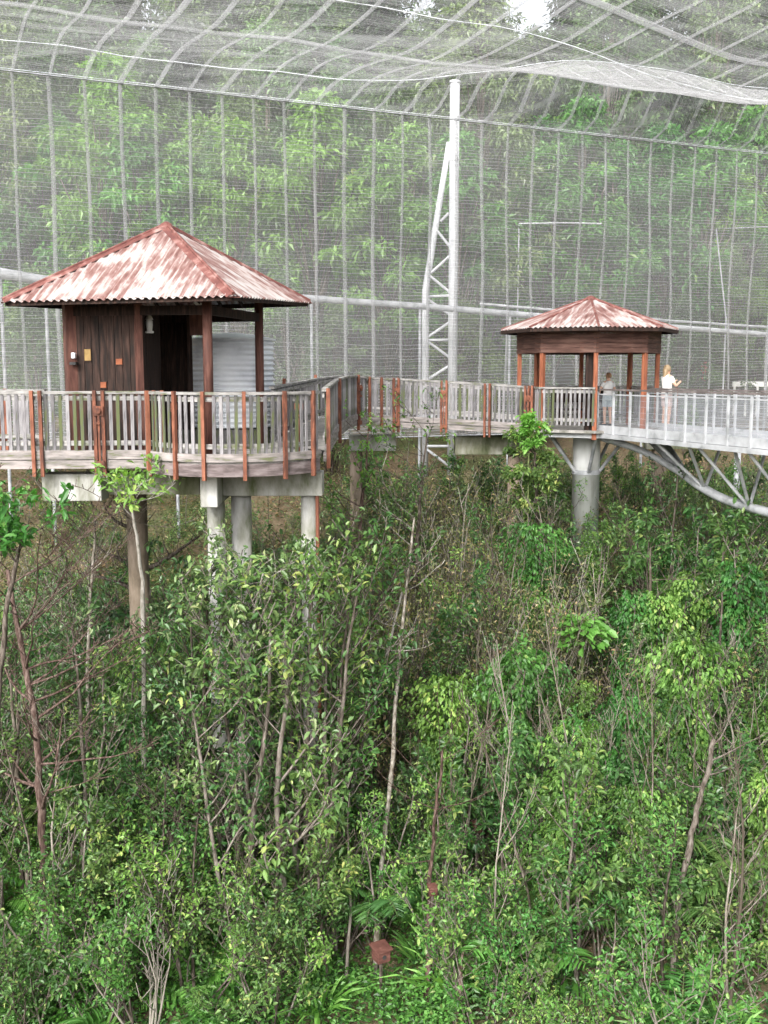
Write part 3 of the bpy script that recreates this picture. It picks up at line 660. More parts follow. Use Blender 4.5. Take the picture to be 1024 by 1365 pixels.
# ------------------------------------------------------------------ mast
MY = 38.0; mx_ = at(605, 300, MY).x
mast = thing('lattice_mast', 'tall pale grey steel mast with braced side strut holding up the net', 'mast', (mx_, MY, float(ground(mx_, MY))))
mtop = at(605, 109, MY).z
MB().tube([(mx_, MY, float(ground(mx_, MY)) - .3), (mx_, MY, mtop)], .17, 18).build('pole', M['mastpaint'], mast, smooth=True)
MB().lathe((mx_, MY, mtop), [(.2, -.04), (.2, .03), (.1, .05)], 18).build('cap', M['mastpaint'], mast)
s1, s2, s3 = at(599, 190, MY + .05), at(567, 388, MY + .05), at(567, 540, MY + .05)
s3 = Vector((s2.x + .02, MY + .05, float(ground(s2.x, MY)) - .2))
MB().tube([s1, s2, s3], [.1, .12, .12], 14).build('strut', M['mastpaint'], mast, smooth=True)
for x0, y0, x1, y1 in ((185, 615, 150, 650), (132, 685, 190, 757), (190, 795, 110, 868), (105, 880, 190, 950), (95, 968, 190, 963), (90, 975, 190, 1045), (190, 1075, 95, 1140), (92, 1152, 190, 1150), (92, 1155, 195, 1230), (195, 1255, 90, 1322), (90, 1326, 195, 1400), (195, 1420, 90, 1490), (90, 1600, 195, 1600), (90, 1612, 195, 1690)):
    MB().tube([at(540 + x0 / 3.17, 90 + y0 / 3.17, MY), at(540 + x1 / 3.17, 90 + y1 / 3.17, MY)], .05, 8).build('brace', M['mastpaint'], mast)
for zz in (-1.2, -2.6): MB().lathe((mx_, MY, mtop + zz), [(.185, -.05), (.185, .05)], 18).build('collar', M['mastpaint'], mast)

# ------------------------------------------------------------------ the bird net
W0 = at(0, 93, 30.5); HN = W0.z - E
wd_ = Vector((at(1024, 205, 41.8).x - W0.x, 41.8 - 30.5, 0)).normalized(); wn_ = Vector((wd_.y, -wd_.x, 0))
AM = (Vector((mx_, MY, 0)) - W0).dot(wd_)
def sstep(a, b, x): t = np.clip((x - a) / (b - a), 0, 1); return t * t * (3 - 2 * t)
def roof_h(a, s):
    w = sstep(AM - 7, AM + 5, a)
    left = .25 * np.sin(s * .55 + .4) * np.exp(-((s - 6) / 7) ** 2) + .04 * np.sin(a * .9 + s * .35) + .02 * np.sin(a * 2.1 - s * .9)
    ss = np.clip(s, 0, 40)
    right = 1.75 * sstep(0, 2.2, ss) - 2.75 * np.sin(PI * np.clip((ss - 2) / 18, 0, 1)) * (1 + .05 * np.sin(a * .5)) + .13 * np.sin(a * .4 + s * .45) + .04 * np.sin(a * 1.3 - s * .8) + .09 * np.sin(s * 1.5 + a * .2)
    right = right + sstep(20, 34, ss) * 1.2
    fade = sstep(0, 1.2, ss)
    bump = 1.5 * np.exp(-(((a - AM) / 2.2) ** 2 + (s / 2.0) ** 2)) * 0
    return E + HN + fade * ((1 - w) * left + w * right) + bump
def roof_p(a, s):
    a = np.asarray(a, float); s = np.asarray(s, float)
    return np.stack([W0.x + wd_.x * a + wn_.x * s, W0.y + wd_.y * a + wn_.y * s, roof_h(a, s)], -1)
def wall_p(a, z):
    a = np.asarray(a, float); z = np.asarray(z, float); bul = .12 * np.sin(a * .8 + z * .5) * np.sin(np.clip((E + HN - z) / 12, 0, 1) * PI)
    return np.stack([W0.x + wd_.x * a + wn_.x * bul, W0.y + wd_.y * a + wn_.y * bul, z + 0 * a], -1)
def strips(paths, radii, n=3):
    """thin threads from (k, m, 3) arrays"""
    Vs = []; Fs = []; base_ = 0
    for P, r in zip(paths, radii):
        m = len(P); t = np.gradient(P, axis=0); t /= np.linalg.norm(t, axis=1, keepdims=True) + 1e-9
        ref = np.array([.13, .21, .97]) if abs(t[0, 2]) < .8 else np.array([.3, .9, .1])
        a = np.cross(t, ref); a /= np.linalg.norm(a, axis=1, keepdims=True); b = np.cross(t, a)
        ring = [P + (a * math.cos(2 * PI * k / n + .4) + b * math.sin(2 * PI * k / n + .4)) * r for k in range(n)]
        Vs.append(np.stack(ring, 1).reshape(-1, 3))
        i = np.arange(m - 1)[:, None]; k = np.arange(n)[None]; k2 = (k + 1) % n
        Fs.append((base_ + np.stack([i * n + k, i * n + k2, (i + 1) * n + k2, (i + 1) * n + k], -1)).reshape(-1, 4)); base_ += m * n
    return np.concatenate(Vs), np.concatenate(Fs)
def flat_bands(paths, widths, normal):
    Vs = []; Fs = []; b0 = 0; th = .003
    for P, w, nr_ in zip(paths, widths, normal):
        t = np.gradient(P, axis=0); t /= np.linalg.norm(t, axis=1, keepdims=True); sd = np.cross(t, nr_); sd /= np.linalg.norm(sd, axis=1, keepdims=True)
        nn = np.cross(sd, t); ring = [P + sd * w / 2 + nn * th, P - sd * w / 2 + nn * th, P - sd * w / 2 - nn * th, P + sd * w / 2 - nn * th]
        m = len(P); Vs.append(np.stack(ring, 1).reshape(-1, 3)); i = np.arange(m - 1)[:, None]; k = np.arange(4)[None]; k2 = (k + 1) % 4
        Fs.append((b0 + np.stack([i * 4 + k, i * 4 + k2, (i + 1) * 4 + k2, (i + 1) * 4 + k], -1)).reshape(-1, 4)); b0 += m * 4
    return np.concatenate(Vs), np.concatenate(Fs)
A_LO, A_HI = -9., 36.
aa = np.arange(A_LO, A_HI + .01, 1.0)
def add_np(name, V, Fq, mat, parent, smooth=True):
    V = V - np.array(origin_of(parent))[None]
    return link(name, np_mesh(name, V, Fq.ravel(), np.full(len(Fq), Fq.shape[1]), mat, smooth=smooth), parent)
# wall net
zlo = -0.7
wn0 = wall_p(np.array([AM]), np.array([0.]))[0]
wnet = thing('net_wall', 'pale vertical bird net with upright seams hanging behind both pavilions', 'net', (float(wn0[0]), float(wn0[1]), -3.0))
za = np.arange(zlo, E + HN + .001, (E + HN - zlo) / 16)
Ag, Zg = np.meshgrid(aa, za); Vg = wall_p(Ag.ravel(), Zg.ravel()); na = len(aa)
i, j = np.meshgrid(np.arange(na - 1), np.arange(len(za) - 1)); q = (j * na + i).ravel()
add_np('fine_mesh', Vg, np.stack([q, q + 1, q + na + 1, q + na], 1), M['veilwall'], wnet)
paths = []; rad = []
z = E + HN - .05
afine = np.arange(A_LO, A_HI + .01, .5)
k = 0
while z > zlo:
    sag = .025 * np.sin(afine * 2 * PI + .5) + .03 * np.sin(afine * .37 + k * .1) + .01 * rng.standard_normal(len(afine))
    paths.append(wall_p(afine, z + sag)); rad.append(rng.uniform(.002, .0075)); z -= rng.uniform(.095, .135); k += 1
V, Fq = strips(paths, rad); add_np('cross_threads', V, Fq, M['thread'], wnet)
paths = []; nrm = []; ww = []
zf = np.linspace(zlo, E + HN, 15)
for a in np.arange(A_LO + .3, A_HI, 1.0):
    paths.append(wall_p(a + .025 * np.sin(zf * .9 + a), zf)); nrm.append(np.array([wn_.x, wn_.y, 0])); ww.append(rng.uniform(.085, .14))
V, Fq = flat_bands(paths, ww, nrm); add_np('seams', V, Fq, M['seamwall'], wnet)
V, Fq = strips([wall_p(np.arange(A_LO, A_HI + .1, .5), zlo + 0 * np.arange(A_LO, A_HI + .1, .5))], [.02], 6); add_np('lower_cable', V, Fq, M['greysteel'], wnet)
cab = roof_p(np.arange(A_LO, A_HI + .1, .5), 0.0 * np.arange(A_LO, A_HI + .1, .5))
V, Fq = strips([cab], [.02], 6); add_np('edge_cable', V, Fq, M['greysteel'], wnet)
V, Fq = strips([cab + np.array([0, 0, .06])], [.008], 6); add_np('edge_cable', V, Fq, M['galv'], wnet)
# roof net
rn0 = roof_p(AM, 8.)
rnet = thing('net_roof', 'pale sagging bird net roof with wavy seams spread overhead from the mast', 'net', (float(rn0[0]), float(rn0[1]), float(rn0[2])))
sg_ = np.arange(0, 36.1, .75); ag_ = np.arange(A_LO, A_HI + .1, .75)
Ag, Sg = np.meshgrid(ag_, sg_); Vg = roof_p(Ag.ravel(), Sg.ravel()); na = len(ag_)
i, j = np.meshgrid(np.arange(na - 1), np.arange(len(sg_) - 1)); q = (j * na + i).ravel()
add_np('fine_mesh', Vg, np.stack([q, q + 1, q + na + 1, q + na], 1), M['veilroof'], rnet)
paths = []; rad = []; s = .1; k = 0
while s < 24:
    wob = .05 * np.sin(ag_ * .8 + k * .35) + .03 * rng.standard_normal(len(ag_))
    paths.append(roof_p(ag_, s + wob)); rad.append(rng.uniform(.001, .0036)); s += .12; k += 1
sg2 = np.arange(0, 24.1, .75)
for a in np.arange(A_LO, A_HI, .16): paths.append(roof_p(a + .02 * rng.standard_normal(len(sg2)), sg2)); rad.append(rng.uniform(.0012, .003))
V, Fq = strips(paths, rad); add_np('threads', V, Fq, M['thread'], rnet)
paths = []; nrm = []; ww = []
for a in np.arange(A_LO + .3, A_HI, 1.0):
    paths.append(roof_p(a + .03 * np.sin(sg2 * .8 + a * 1.7), sg2) + np.array([0, 0, .012])); nrm.append(np.array([0, 0, 1.])); ww.append(rng.uniform(.08, .17))
for s in (5.8, 11.5):
    paths.append(roof_p(ag_, s + .1 * np.sin(ag_ * .4 + s)) + np.array([0, 0, .03])); nrm.append(np.array([0, 0, 1.])); ww.append(.3)
V, Fq = flat_bands(paths, ww, nrm); add_np('seams', V, Fq, M['seamroof'], rnet)
paths = []
for s, r in ((2.0, .03), (9.2, .022), (14.5, .025)): paths.append(roof_p(ag_, s + 0 * ag_) + np.array([0, 0, .05]))
V, Fq = strips(paths, [.012, .011, .012], 6); add_np('stay_cables', V, Fq, M['galv'], rnet)
# sloping pipe rail along the net
pipe = thing('net_beam', 'sloping white steel pipe beam running along the net wall behind the pavilions', 'beam', tuple(at(560, 408, 36.6)))
def wall_at(px_):
    u = (at(px_, 400, 1).x); a = (u * W0.y - W0.x) / (wd_.x - u * wd_.y); return a
def pipe_pt(px_, py_, off=-.4):
    a = wall_at(px_); y = W0.y + wd_.y * a + wn_.y * off; return at(px_, py_, y)
pp = [pipe_pt(*t) for t in ((-60, 350), (0, 364), (60, 374), (230, 386), (415, 398), (560, 408), (680, 418), (860, 433), (1024, 446), (1100, 452))]
MB().tube(pp, [.16, .16, .15, .12, .11, .11, .11, .1, .1, .1], 10).build('upper_pipe', M['whitesteel'], pipe, smooth=True)
pp2 = [pipe_pt(a, b, -.6) for a, b in ((640, 405), (760, 415), (900, 428), (1024, 436), (1100, 442))]
MB().tube(pp2, .05, 8).build('lower_pipe', M['whitesteel'], pipe, smooth=True)
for p in pp[1:-1]:
    MB().tube([p, (p.x, p.y, float(ground(p.x, p.y)))], .05, 8).build('post', M['greysteel'], pipe)
def pole_frame(label, pts, r=.045):
    P = [at(*t) for t in pts]; g = P[-1]; t_ = thing('net_frame', label, 'frame', tuple(g))
    MB().tube(P, r, 8).build('pipe', M['whitesteel'], t_)
    MB().tube([P[0], (P[0].x, P[0].y, float(ground(P[0].x, P[0].y)))], r, 8).build('upright', M['whitesteel'], t_)
    return t_
pole_frame('thin white horizontal pipe frame behind the net above the far pavilion', ((692, 298, 42.5), (750, 297, 42.7), (802, 298, 43.)), .03)
pole_frame('thin white angled pipe frame behind the net at the right edge', ((968, 425, 43.), (955, 305, 43.), (1000, 303, 43.2), (1060, 301, 43.4)), .03)

# white barrier far right beyond the bridge
wf = thing('barrier', 'small white rail barrier on the path beyond the bridge at the right edge', 'barrier', tuple(at(1010, 522, 46)))
c_ = at(1010, 515, 46)
MB().box((c_.x, c_.y, c_.z + .1), (2.2, .08, .22)).build('rail', M['whiteplastic'], wf)
for k in range(5): MB().box((c_.x - 1 + k * .5, c_.y, c_.z - .6), (.09, .07, 1.4)).build('post', M['whiteplastic'], wf)

# ------------------------------------------------------------------ people
def person(name_label, base_, face, height, top_mat, leg_mat, hair_mat, long_hair, arms, extras=None):
    t = thing('person', name_label, 'person', base_)
    k = height / 1.68
    me = bpy.data.meshes.new('body'); V = []; Ed = []; R = []
    def v(p, r, par=None):
        V.append(p); R.append(r)
        if par is not None: Ed.append((par, len(V) - 1))
        return len(V) - 1
    hip = v((0, 0, .92), (.15, .1)); waist = v((0, .005, 1.08), (.125, .09), hip); chest = v((0, .01, 1.26), (.155, .1), waist); neckb = v((0, .015, 1.4), (.08, .07), chest)
    neck = v((0, .01, 1.46), (.05, .05), neckb); jaw = v((0, -.005, 1.53), (.062, .07), neck); skull = v((0, .012, 1.605), (.072, .088), jaw); crown = v((0, .01, 1.65), (.045, .055), skull)
    nose = v((0, -.095, 1.565), (.012, .012), jaw)
    for sx in (-1, 1):
        h = v((sx * .09, 0, .86), (.09, .09), hip); kn = v((sx * .1, -.015, .48), (.055, .058), h); an = v((sx * .105, .02, .09), (.036, .038), kn); he = v((sx * .105, .03, .035), (.034, .034), an); to = v((sx * .12, -.13, .028), (.036, .022), he)
        sh = v((sx * .165, .015, 1.37), (.055, .052), neckb)
        el, wr = arms[sx]; e_ = v(el, (.038, .038), sh); w_ = v(wr, (.026, .026), e_)
        d_ = (Vector(wr) - Vector(el)).normalized(); pm = Vector(wr) + d_ * .07; p_ = v(tuple(pm), (.034, .02), w_)
        sd = Vector((0, 1, 0)) if abs(d_.y) < .7 else Vector((1, 0, 0)); sd = (sd - d_ * sd.dot(d_)).normalized(); dn_ = d_.cross(sd)
        for f, ln in ((-.024, .055), (-.008, .07), (.009, .065), (.024, .05)):
            m1 = v(tuple(pm + sd * f + d_ * ln * .5), (.0085, .0085), p_); v(tuple(pm + sd * f + d_ * ln + dn_ * .012), (.007, .007), m1)
        th = v(tuple(Vector(wr) + d_ * .03 + sd * -.035), (.01, .01), w_); v(tuple(Vector(wr) + d_ * .075 + sd * -.05), (.008, .008), th)
    me.from_pydata([tuple(c * k for c in p) for p in V], Ed, [])
    ob = bpy.data.objects.new('body', me); COL.objects.link(ob)
    sm = ob.modifiers.new('Skin', 'SKIN'); sd_ = ob.modifiers.new('Sub', 'SUBSURF'); sd_.levels = 1; sd_.render_levels = 2; sm.use_smooth_shade = True
    for i_, r in enumerate(R): me.skin_vertices[0].data[i_].radius = (r[0] * k, r[1] * k)
    me.skin_vertices[0].data[0].use_root = True
    me.materials.append(M['skin']); ob.parent = t
    def shell(name, prof, mat, cen=(0, .008), n=18, squash=.7):
        m_ = MB(); vs = []; fs = []
        for r, z in prof:
            for q_ in range(n): vs.append((cen[0] * k + r * k * math.cos(2 * PI * q_ / n), cen[1] * k + r * k * squash * math.sin(2 * PI * q_ / n), z * k))
        for i_ in range(len(prof) - 1):
            for q_ in range(n): fs.append((i_ * n + q_, i_ * n + (q_ + 1) % n, (i_ + 1) * n + (q_ + 1) % n, (i_ + 1) * n + q_))
        m_.add(vs, fs); o = link(name, m_.mesh(name, mat, smooth=True), t); o.modifiers.new('Sol', 'SOLIDIFY').thickness = .006; return o
    shell('shirt', [(.17, .93), (.165, 1.0), (.15, 1.1), (.172, 1.25), (.19, 1.34), (.13, 1.42), (.075, 1.445)], top_mat, squash=.72)
    sl_ = MB()
    for sx in (-1, 1):
        a_ = Vector((sx * .15, .015, 1.38)) * k; b_ = a_.lerp(Vector(arms[sx][0]) * k, .55); sl_.tube([a_, b_], [.068 * k, .062 * k], 10, cap=False)
    link('sleeves', sl_.mesh('sleeves', top_mat, smooth=True), t)
    shell('shorts', [(.165, .96), (.172, .9), (.178, .83), (.175, .8)], leg_mat, squash=.72)
    lg = MB()
    for sx in (-1, 1): lg.tube([Vector((sx * .088, 0, .84)) * k, Vector((sx * .098, -.01, .6)) * k], [.098 * k, .085 * k], 12, cap=False)
    link('shorts', lg.mesh('shorts', leg_mat, smooth=True), t)
    hs = MB().lathe((0, .022 * k, 0), [(.082 * k, 1.53 * k), (.094 * k, 1.58 * k), (.093 * k, 1.63 * k), (.07 * k, 1.68 * k), (.02 * k, 1.705 * k)], 16)
    if long_hair: hs.lathe((0, .07 * k, 0), [(.03 * k, 1.3 * k), (.065 * k, 1.38 * k), (.075 * k, 1.5 * k), (.07 * k, 1.6 * k)], 12)
    link('hair', hs.mesh('hair', hair_mat, smooth=True), t)
    sh_ = MB()
    for sx in (-1, 1): sh_.box(Vector((sx * .113, -.045, .025)) * k, (.085 * k, .25 * k, .05 * k), sx * .1)
    link('shoes', sh_.mesh('shoes', M['darkcloth']), t)
    if extras: extras(t, k)
    t.rotation_euler = (0, 0, face)
    return t
q = at(808, 560, 29.6)
person('person in white top and pale shorts standing inside the far pavilion', (q.x, 29.45, FZ), PI + .3, 1.44, M['whitecloth'], M['bluecloth'], M['brownhair'], False,
       {-1: ((-.25, .0, 1.15), (-.22, -.16, 1.0)), 1: ((.27, -.03, 1.14), (.2, -.2, 1.02))})
q = at(888, 560, 27.9)
def strap(t, k): link('bag', MB().box((0, .13 * k, 1.22 * k), (.22 * k, .1 * k, .3 * k)).mesh('bag', M['darkcloth']), t).modifiers.new('B', 'BEVEL').width = .03
person('fair haired person in pale top standing on the bridge landing', (q.x, 27.9, -.02), PI / 2 + .4, 1.66, M['whitecloth'], M['pinkcloth'], M['blond'], True,
       {-1: ((-.24, -.1, 1.14), (-.12, -.28, 1.22)), 1: ((.24, -.1, 1.14), (.13, -.28, 1.24))}, None)
# landing under the second person
ln = thing('landing_deck', 'small grey timber landing between the far pavilion and the bridge', 'landing', (q.x, 28.2, -.15))
MB().prism([tuple(bp_(-.05, .5, 0)[:2]), tuple(bp_(-.05, BW + .35, 0)[:2]), (q.x + .5, 29.0), (fc.x + 1.9, 29.6), (fc.x + 2.02, 28.4)], -.1, -.023).build('deck', M['deck'], ln)
rp = [Vector((fc.x + 1.95, 29.75, -.02)), Vector((q.x + .55, 29.1, -.02)), bp_(-1.2, BW + .06, -.02)]
railing(ln, rp, [(rp[1], 'single', False)], side=1, rail_h=1.05)

# nest boxes
def nest_box(px_, py_, Y, s, label, rz):
    c = at(px_, py_, Y); t = thing('nest_box', label, 'nest box', tuple(c - Vector((0, 0, s * .5))))
    MB().box(c, (s, s, s * .85), rz).build('body', M['boxwood'], t, bevel=.01)
    ca, sa = math.cos(rz), math.sin(rz); h = s * .62
    vs = [(c.x + x * ca - y * sa, c.y + x * sa + y * ca, c.z + s * .43 + (.0 if y < 0 else s * .12) + dz) for dz in (0, .03) for x, y in ((-h, -h), (h, -h), (h, h), (-h, h))]
    MB().add(vs, [(3, 2, 1, 0), (4, 5, 6, 7), (0, 1, 5, 4), (1, 2, 6, 5), (2, 3, 7, 6), (3, 0, 4, 7)]).build('lid', M['boxwood'], t)
    f = Vector((sa, -ca, 0)); MB().tube([c + f * s * .5, c + f * (s * .5 + .008)], s * .16, 12).build('hole_dark_disc', M['black'], t)  # solid black disc: the dark inside the hole is painted, nothing is cut
    MB().tube([c - Vector((0, 0, s * .4)), (c.x, c.y + .02, float(ground(c.x, c.y)) - .1)], .03, 6).build('stake', M['bark'], t)
nest_box(508, 1272, 16.0, .23, 'red brown wooden nest box at the foot of a pale leaning sapling', .5)
nest_box(577, 1188, 15.9, .13, 'tiny brown wooden box fixed on a dark thin trunk', .2)
nest_box(636, 1104, 17.5, .14, 'little dark brown box half hidden among leaves', .3)
# ------------------------------------------------------------------ vegetation
def unit(v): return v / (np.linalg.norm(v, axis=-1, keepdims=True) + 1e-9)
class Fol:
    """many separate leaves gathered into one foliage mesh"""
    def __init__(s): s.P = []; s.D = []; s.L = []; s.W = []; s.T = []
    def add(s, P, D, Ln, W, T=None):
        P = np.atleast_2d(P); n = len(P)
        s.P.append(P); s.D.append(unit(np.atleast_2d(D) * np.ones((n, 1)))); s.L.append(np.ones(n) * Ln); s.W.append(np.ones(n) * W)
        s.T.append(rng.random(n) if T is None else np.ones(n) * T); return s
    def mesh(s, name, mat, simple=False, org=(0, 0, 0), curl=.18):
        P = np.concatenate(s.P) - np.array(org)[None]; D = np.concatenate(s.D); Ln = np.concatenate(s.L)[:, None]; W = np.concatenate(s.W)[:, None] * Ln; T = np.concatenate(s.T); n = len(P)
        up = unit(np.array([[0, 0, 1.]]) + .55 * rng.standard_normal((n, 3))); sd = unit(np.cross(D, up)); nr = np.cross(sd, D); nr *= np.sign(nr[:, 2:3]) + (nr[:, 2:3] == 0)
        dz = np.array([[0, 0, -1.]])
        if simple:
            b = P; t = P + D * Ln + dz * Ln * curl; l = P + D * Ln * .45 + sd * W / 2 + nr * W * .18; r = P + D * Ln * .45 - sd * W / 2 + nr * W * .18
            V = np.stack([b, r, t, l], 1).reshape(-1, 3); o = (np.arange(n) * 4)[:, None]
            Fc = np.concatenate([o + np.array([[0, 1, 2]]), o + np.array([[0, 2, 3]])], 1).ravel(); sz = np.full(2 * n, 3); vals = np.repeat(T, 2)
        else:
            m1 = P + D * Ln * .3 - nr * 0; m2 = P + D * Ln * .66 + dz * Ln * curl * .4; t = P + D * Ln + dz * Ln * curl * 1.2
            f = nr * W * .2
            l1 = P + D * Ln * .26 + sd * W * .42 + f; l2 = P + D * Ln * .62 + sd * W * .44 + f + dz * Ln * curl * .4
            r1 = P + D * Ln * .26 - sd * W * .42 + f; r2 = P + D * Ln * .62 - sd * W * .44 + f + dz * Ln * curl * .4
            V = np.stack([P, m1, m2, t, l1, l2, r1, r2], 1).reshape(-1, 3); o = (np.arange(n) * 8)[:, None]
            Fc = (o + np.array([[0, 1, 4, 1, 2, 5, 4, 2, 3, 5, 0, 6, 1, 1, 6, 7, 2, 2, 7, 3]])).ravel(); sz = np.tile([3, 4, 3, 3, 4, 3], n); vals = np.repeat(T, 6)
        return np_mesh(name, V, Fc, sz, mat, vals=vals)
def rnd(a, b): return float(rng.uniform(a, b))
def grow(mb, p, d, ln, r, depth, tips, nch=4, spread=.9, up=.12, wob=.22, lenf=.6, seg=5, first=.35, minr=.006):
    d = Vector(d).normalized(); P = [Vector(p)]; dirs = []
    for i in range(seg):
        d = (d + Vector(rng.standard_normal(3)) * wob * .5 + Vector((0, 0, up))).normalized(); P.append(P[-1] + d * (ln / seg)); dirs.append(d.copy())
    R = [max(minr, r * (1 - .75 * i / seg)) for i in range(seg + 1)]
    mb.tube(P, R, 7 if r > .06 else (5 if r > .02 else 3), cap=False)
    if depth == 0 or ln < .12: tips.append(P); return P
    for k in range(nch):
        f = first + (1 - first) * (k + rnd(.1, .9)) / nch; i = min(seg - 1, int(f * seg)); q = P[i].lerp(P[i + 1], f * seg - i)
        az = rnd(0, 2 * PI); side = Vector((math.cos(az), math.sin(az), rnd(-.1, .5))); dd = (dirs[i] * (1 - spread * .5) + side * spread).normalized()
        grow(mb, q, dd, ln * lenf * rnd(.6, 1.15) * (1.15 - .5 * f), max(minr, R[i] * .55), depth - 1, tips, nch, spread, up, wob, lenf, max(3, seg - 1), .25, minr)
    tips.append(P[-3:]); return P
def leaf_tips(fo, tips, k, ln, w, spread=.8, droop=.25, tone=None, jit=.05):
    for P in tips:
        n = max(1, int(rng.poisson(k))); A = np.array([tuple(p) for p in P]); t = rng.random(n) ** .6 * (len(A) - 1); i = np.minimum(t.astype(int), len(A) - 2); fr_ = (t - i)[:, None]
        q = A[i] * (1 - fr_) + A[i + 1] * fr_; d = unit(A[i + 1] - A[i]) + spread * unit(rng.standard_normal((n, 3))) * 1.2 + np.array([[0, 0, -droop]])
        tn = None if tone is None else np.clip(rnd(*tone) + .22 * rng.standard_normal(n), 0, 1)
        fo.add(q + jit * rng.standard_normal((n, 3)), d, ln * rng.uniform(.6, 1.25, n), w, tn)

PROTO = {}
def ph(kind, i): return max(max(q.co.z for q in me.vertices) for _, me in PROTO[kind][i])
def proto(kind, wood=None, fol=None, wood_name='stem', fol_name='foliage', wmat='bark', fmat='leaf_mid', simple=False, curl=.18):
    parts = []
    if wood is not None and wood.v: parts.append((wood_name, wood.mesh(wood_name, M[wmat], smooth=True)))
    if fol is not None and fol.P: parts.append((fol_name, fol.mesh(fol_name, M[fmat], simple, curl=curl)))
    PROTO.setdefault(kind, []).append(parts)
def put(kind, x, y, label, cat, group=None, scale=1, rz=None, var=None, sz=None, z=None, tilt=0):
    vs = PROTO[kind]; parts = vs[int(rng.integers(len(vs))) if var is None else var]
    name = kind.split(':')[0]
    r = thing(name, label, cat, (x, y, (float(ground(x, y)) if z is None else z) - .04), group)
    r.rotation_euler = (rnd(-tilt, tilt), rnd(-tilt, tilt), rnd(0, 6.28) if rz is None else rz); r.scale = (scale, scale, scale * (sz or 1))
    for n_, me in parts: link(n_, me, r)
    return r

# --- kinds ---------------------------------------------------------
for v_ in range(4):      # leafy saplings
    mb = MB(); tips = []; h = 3.2
    grow(mb, (0, 0, -.1), (rnd(-.1, .1), rnd(-.1, .1), 1), h, .035, 2, tips, nch=6, spread=.85, up=.1, wob=.14, lenf=.34, seg=7, first=.3)
    fo = Fol(); leaf_tips(fo, tips, 13, .115, .42, .9, .3, (.2, .75)); proto('leafy_sapling', mb, fo, fmat='leaf_mid')
    mb = MB(); tips = []
    grow(mb, (0, 0, -.1), (rnd(-.1, .1), rnd(-.1, .1), 1), h, .035, 2, tips, nch=5, spread=.8, up=.12, wob=.16, lenf=.36, seg=7, first=.35)
    fo = Fol(); leaf_tips(fo, tips, 13, .085, .38, .9, .2, (.3, .9)); proto('leafy_sapling:light', mb, fo, fmat='leaf_light')
for v_ in range(4):      # broad leaved shrubs
    mb = MB(); tips = []
    for s_ in range(5):
        a = rnd(0, 6.28); grow(mb, (.1 * math.cos(a), .1 * math.sin(a), -.1), (.45 * math.cos(a), .45 * math.sin(a), 1), rnd(1.4, 2.5), .022, 2, tips, nch=5, spread=.8, up=.12, wob=.25, lenf=.45, seg=5)
    fo = Fol(); leaf_tips(fo, tips, 6, .135, .44, .9, .35, (.15, .85)); proto('broadleaf_shrub', mb, fo, fmat='leaf_dark')
    fo = Fol(); leaf_tips(fo, tips, 8, .088, .48, 1., .25, (.2, .8)); proto('broadleaf_shrub:mid', mb, fo, fmat='leaf_mid')
    fo = Fol(); leaf_tips(fo, tips, 9, .075, .52, 1., .2, (.2, .9)); proto('broadleaf_shrub:light', mb, fo, fmat='leaf_light')
for v_ in range(4):      # taller leafy saplings with dark leaves
    mb = MB(); tips = []
    grow(mb, (0, 0, -.1), (rnd(-.1, .1), rnd(-.1, .1), 1), 4.2, .045, 2, tips, nch=8, spread=.85, up=.1, wob=.14, lenf=.36, seg=8, first=.2)
    fo = Fol(); leaf_tips(fo, tips, 11, .088, .44, .9, .35, (.15, .9)); proto('leafy_sapling:tall', mb, fo, wmat='bark', fmat='leaf_dark' if v_ % 2 else 'leaf_mid')
for v_ in range(5):      # bare saplings
    mb = MB(); tips = []
    grow(mb, (0, 0, -.1), (rnd(-.12, .12), rnd(-.12, .12), 1), rnd(3.6, 4.6), .03, 2, tips, nch=6, spread=.75, up=.13, wob=.16, lenf=.34, seg=8, first=.3, minr=.0055)
    proto('bare_sapling', mb, None, wmat='twig')
for v_ in range(3):
    mb = MB(); tips = []
    for s_ in range(5):
        a = rnd(0, 6.28); grow(mb, (.06 * math.cos(a), .06 * math.sin(a), -.1), (.5 * math.cos(a), .5 * math.sin(a), 1), rnd(1.4, 2.4), .022, 2, tips, nch=5, spread=.7, up=.16, wob=.2, lenf=.42, seg=6, minr=.006)
    proto('bare_shrub', mb, None, wmat='twig')
for v_ in range(4):      # twiggy bushes of upright stems with sparse small leaves
    mb = MB(); tips = []
    for s_ in range(9):
        a = rnd(0, 6.28); q = rnd(.05, .5); grow(mb, (q * math.cos(a), q * math.sin(a), -.1), (.14 * math.cos(a), .14 * math.sin(a), 1), rnd(1.6, 3.2), .013, 1, tips, nch=7, spread=.6, up=.12, wob=.16, lenf=.3, seg=7, first=.2, minr=.0055)
    fo = Fol(); leaf_tips(fo, tips, 8, .085, .4, 1., .1, (.1, .9), .07); proto('twiggy_bush', mb, fo, wmat='twig', fmat='leaf_olive', simple=True)
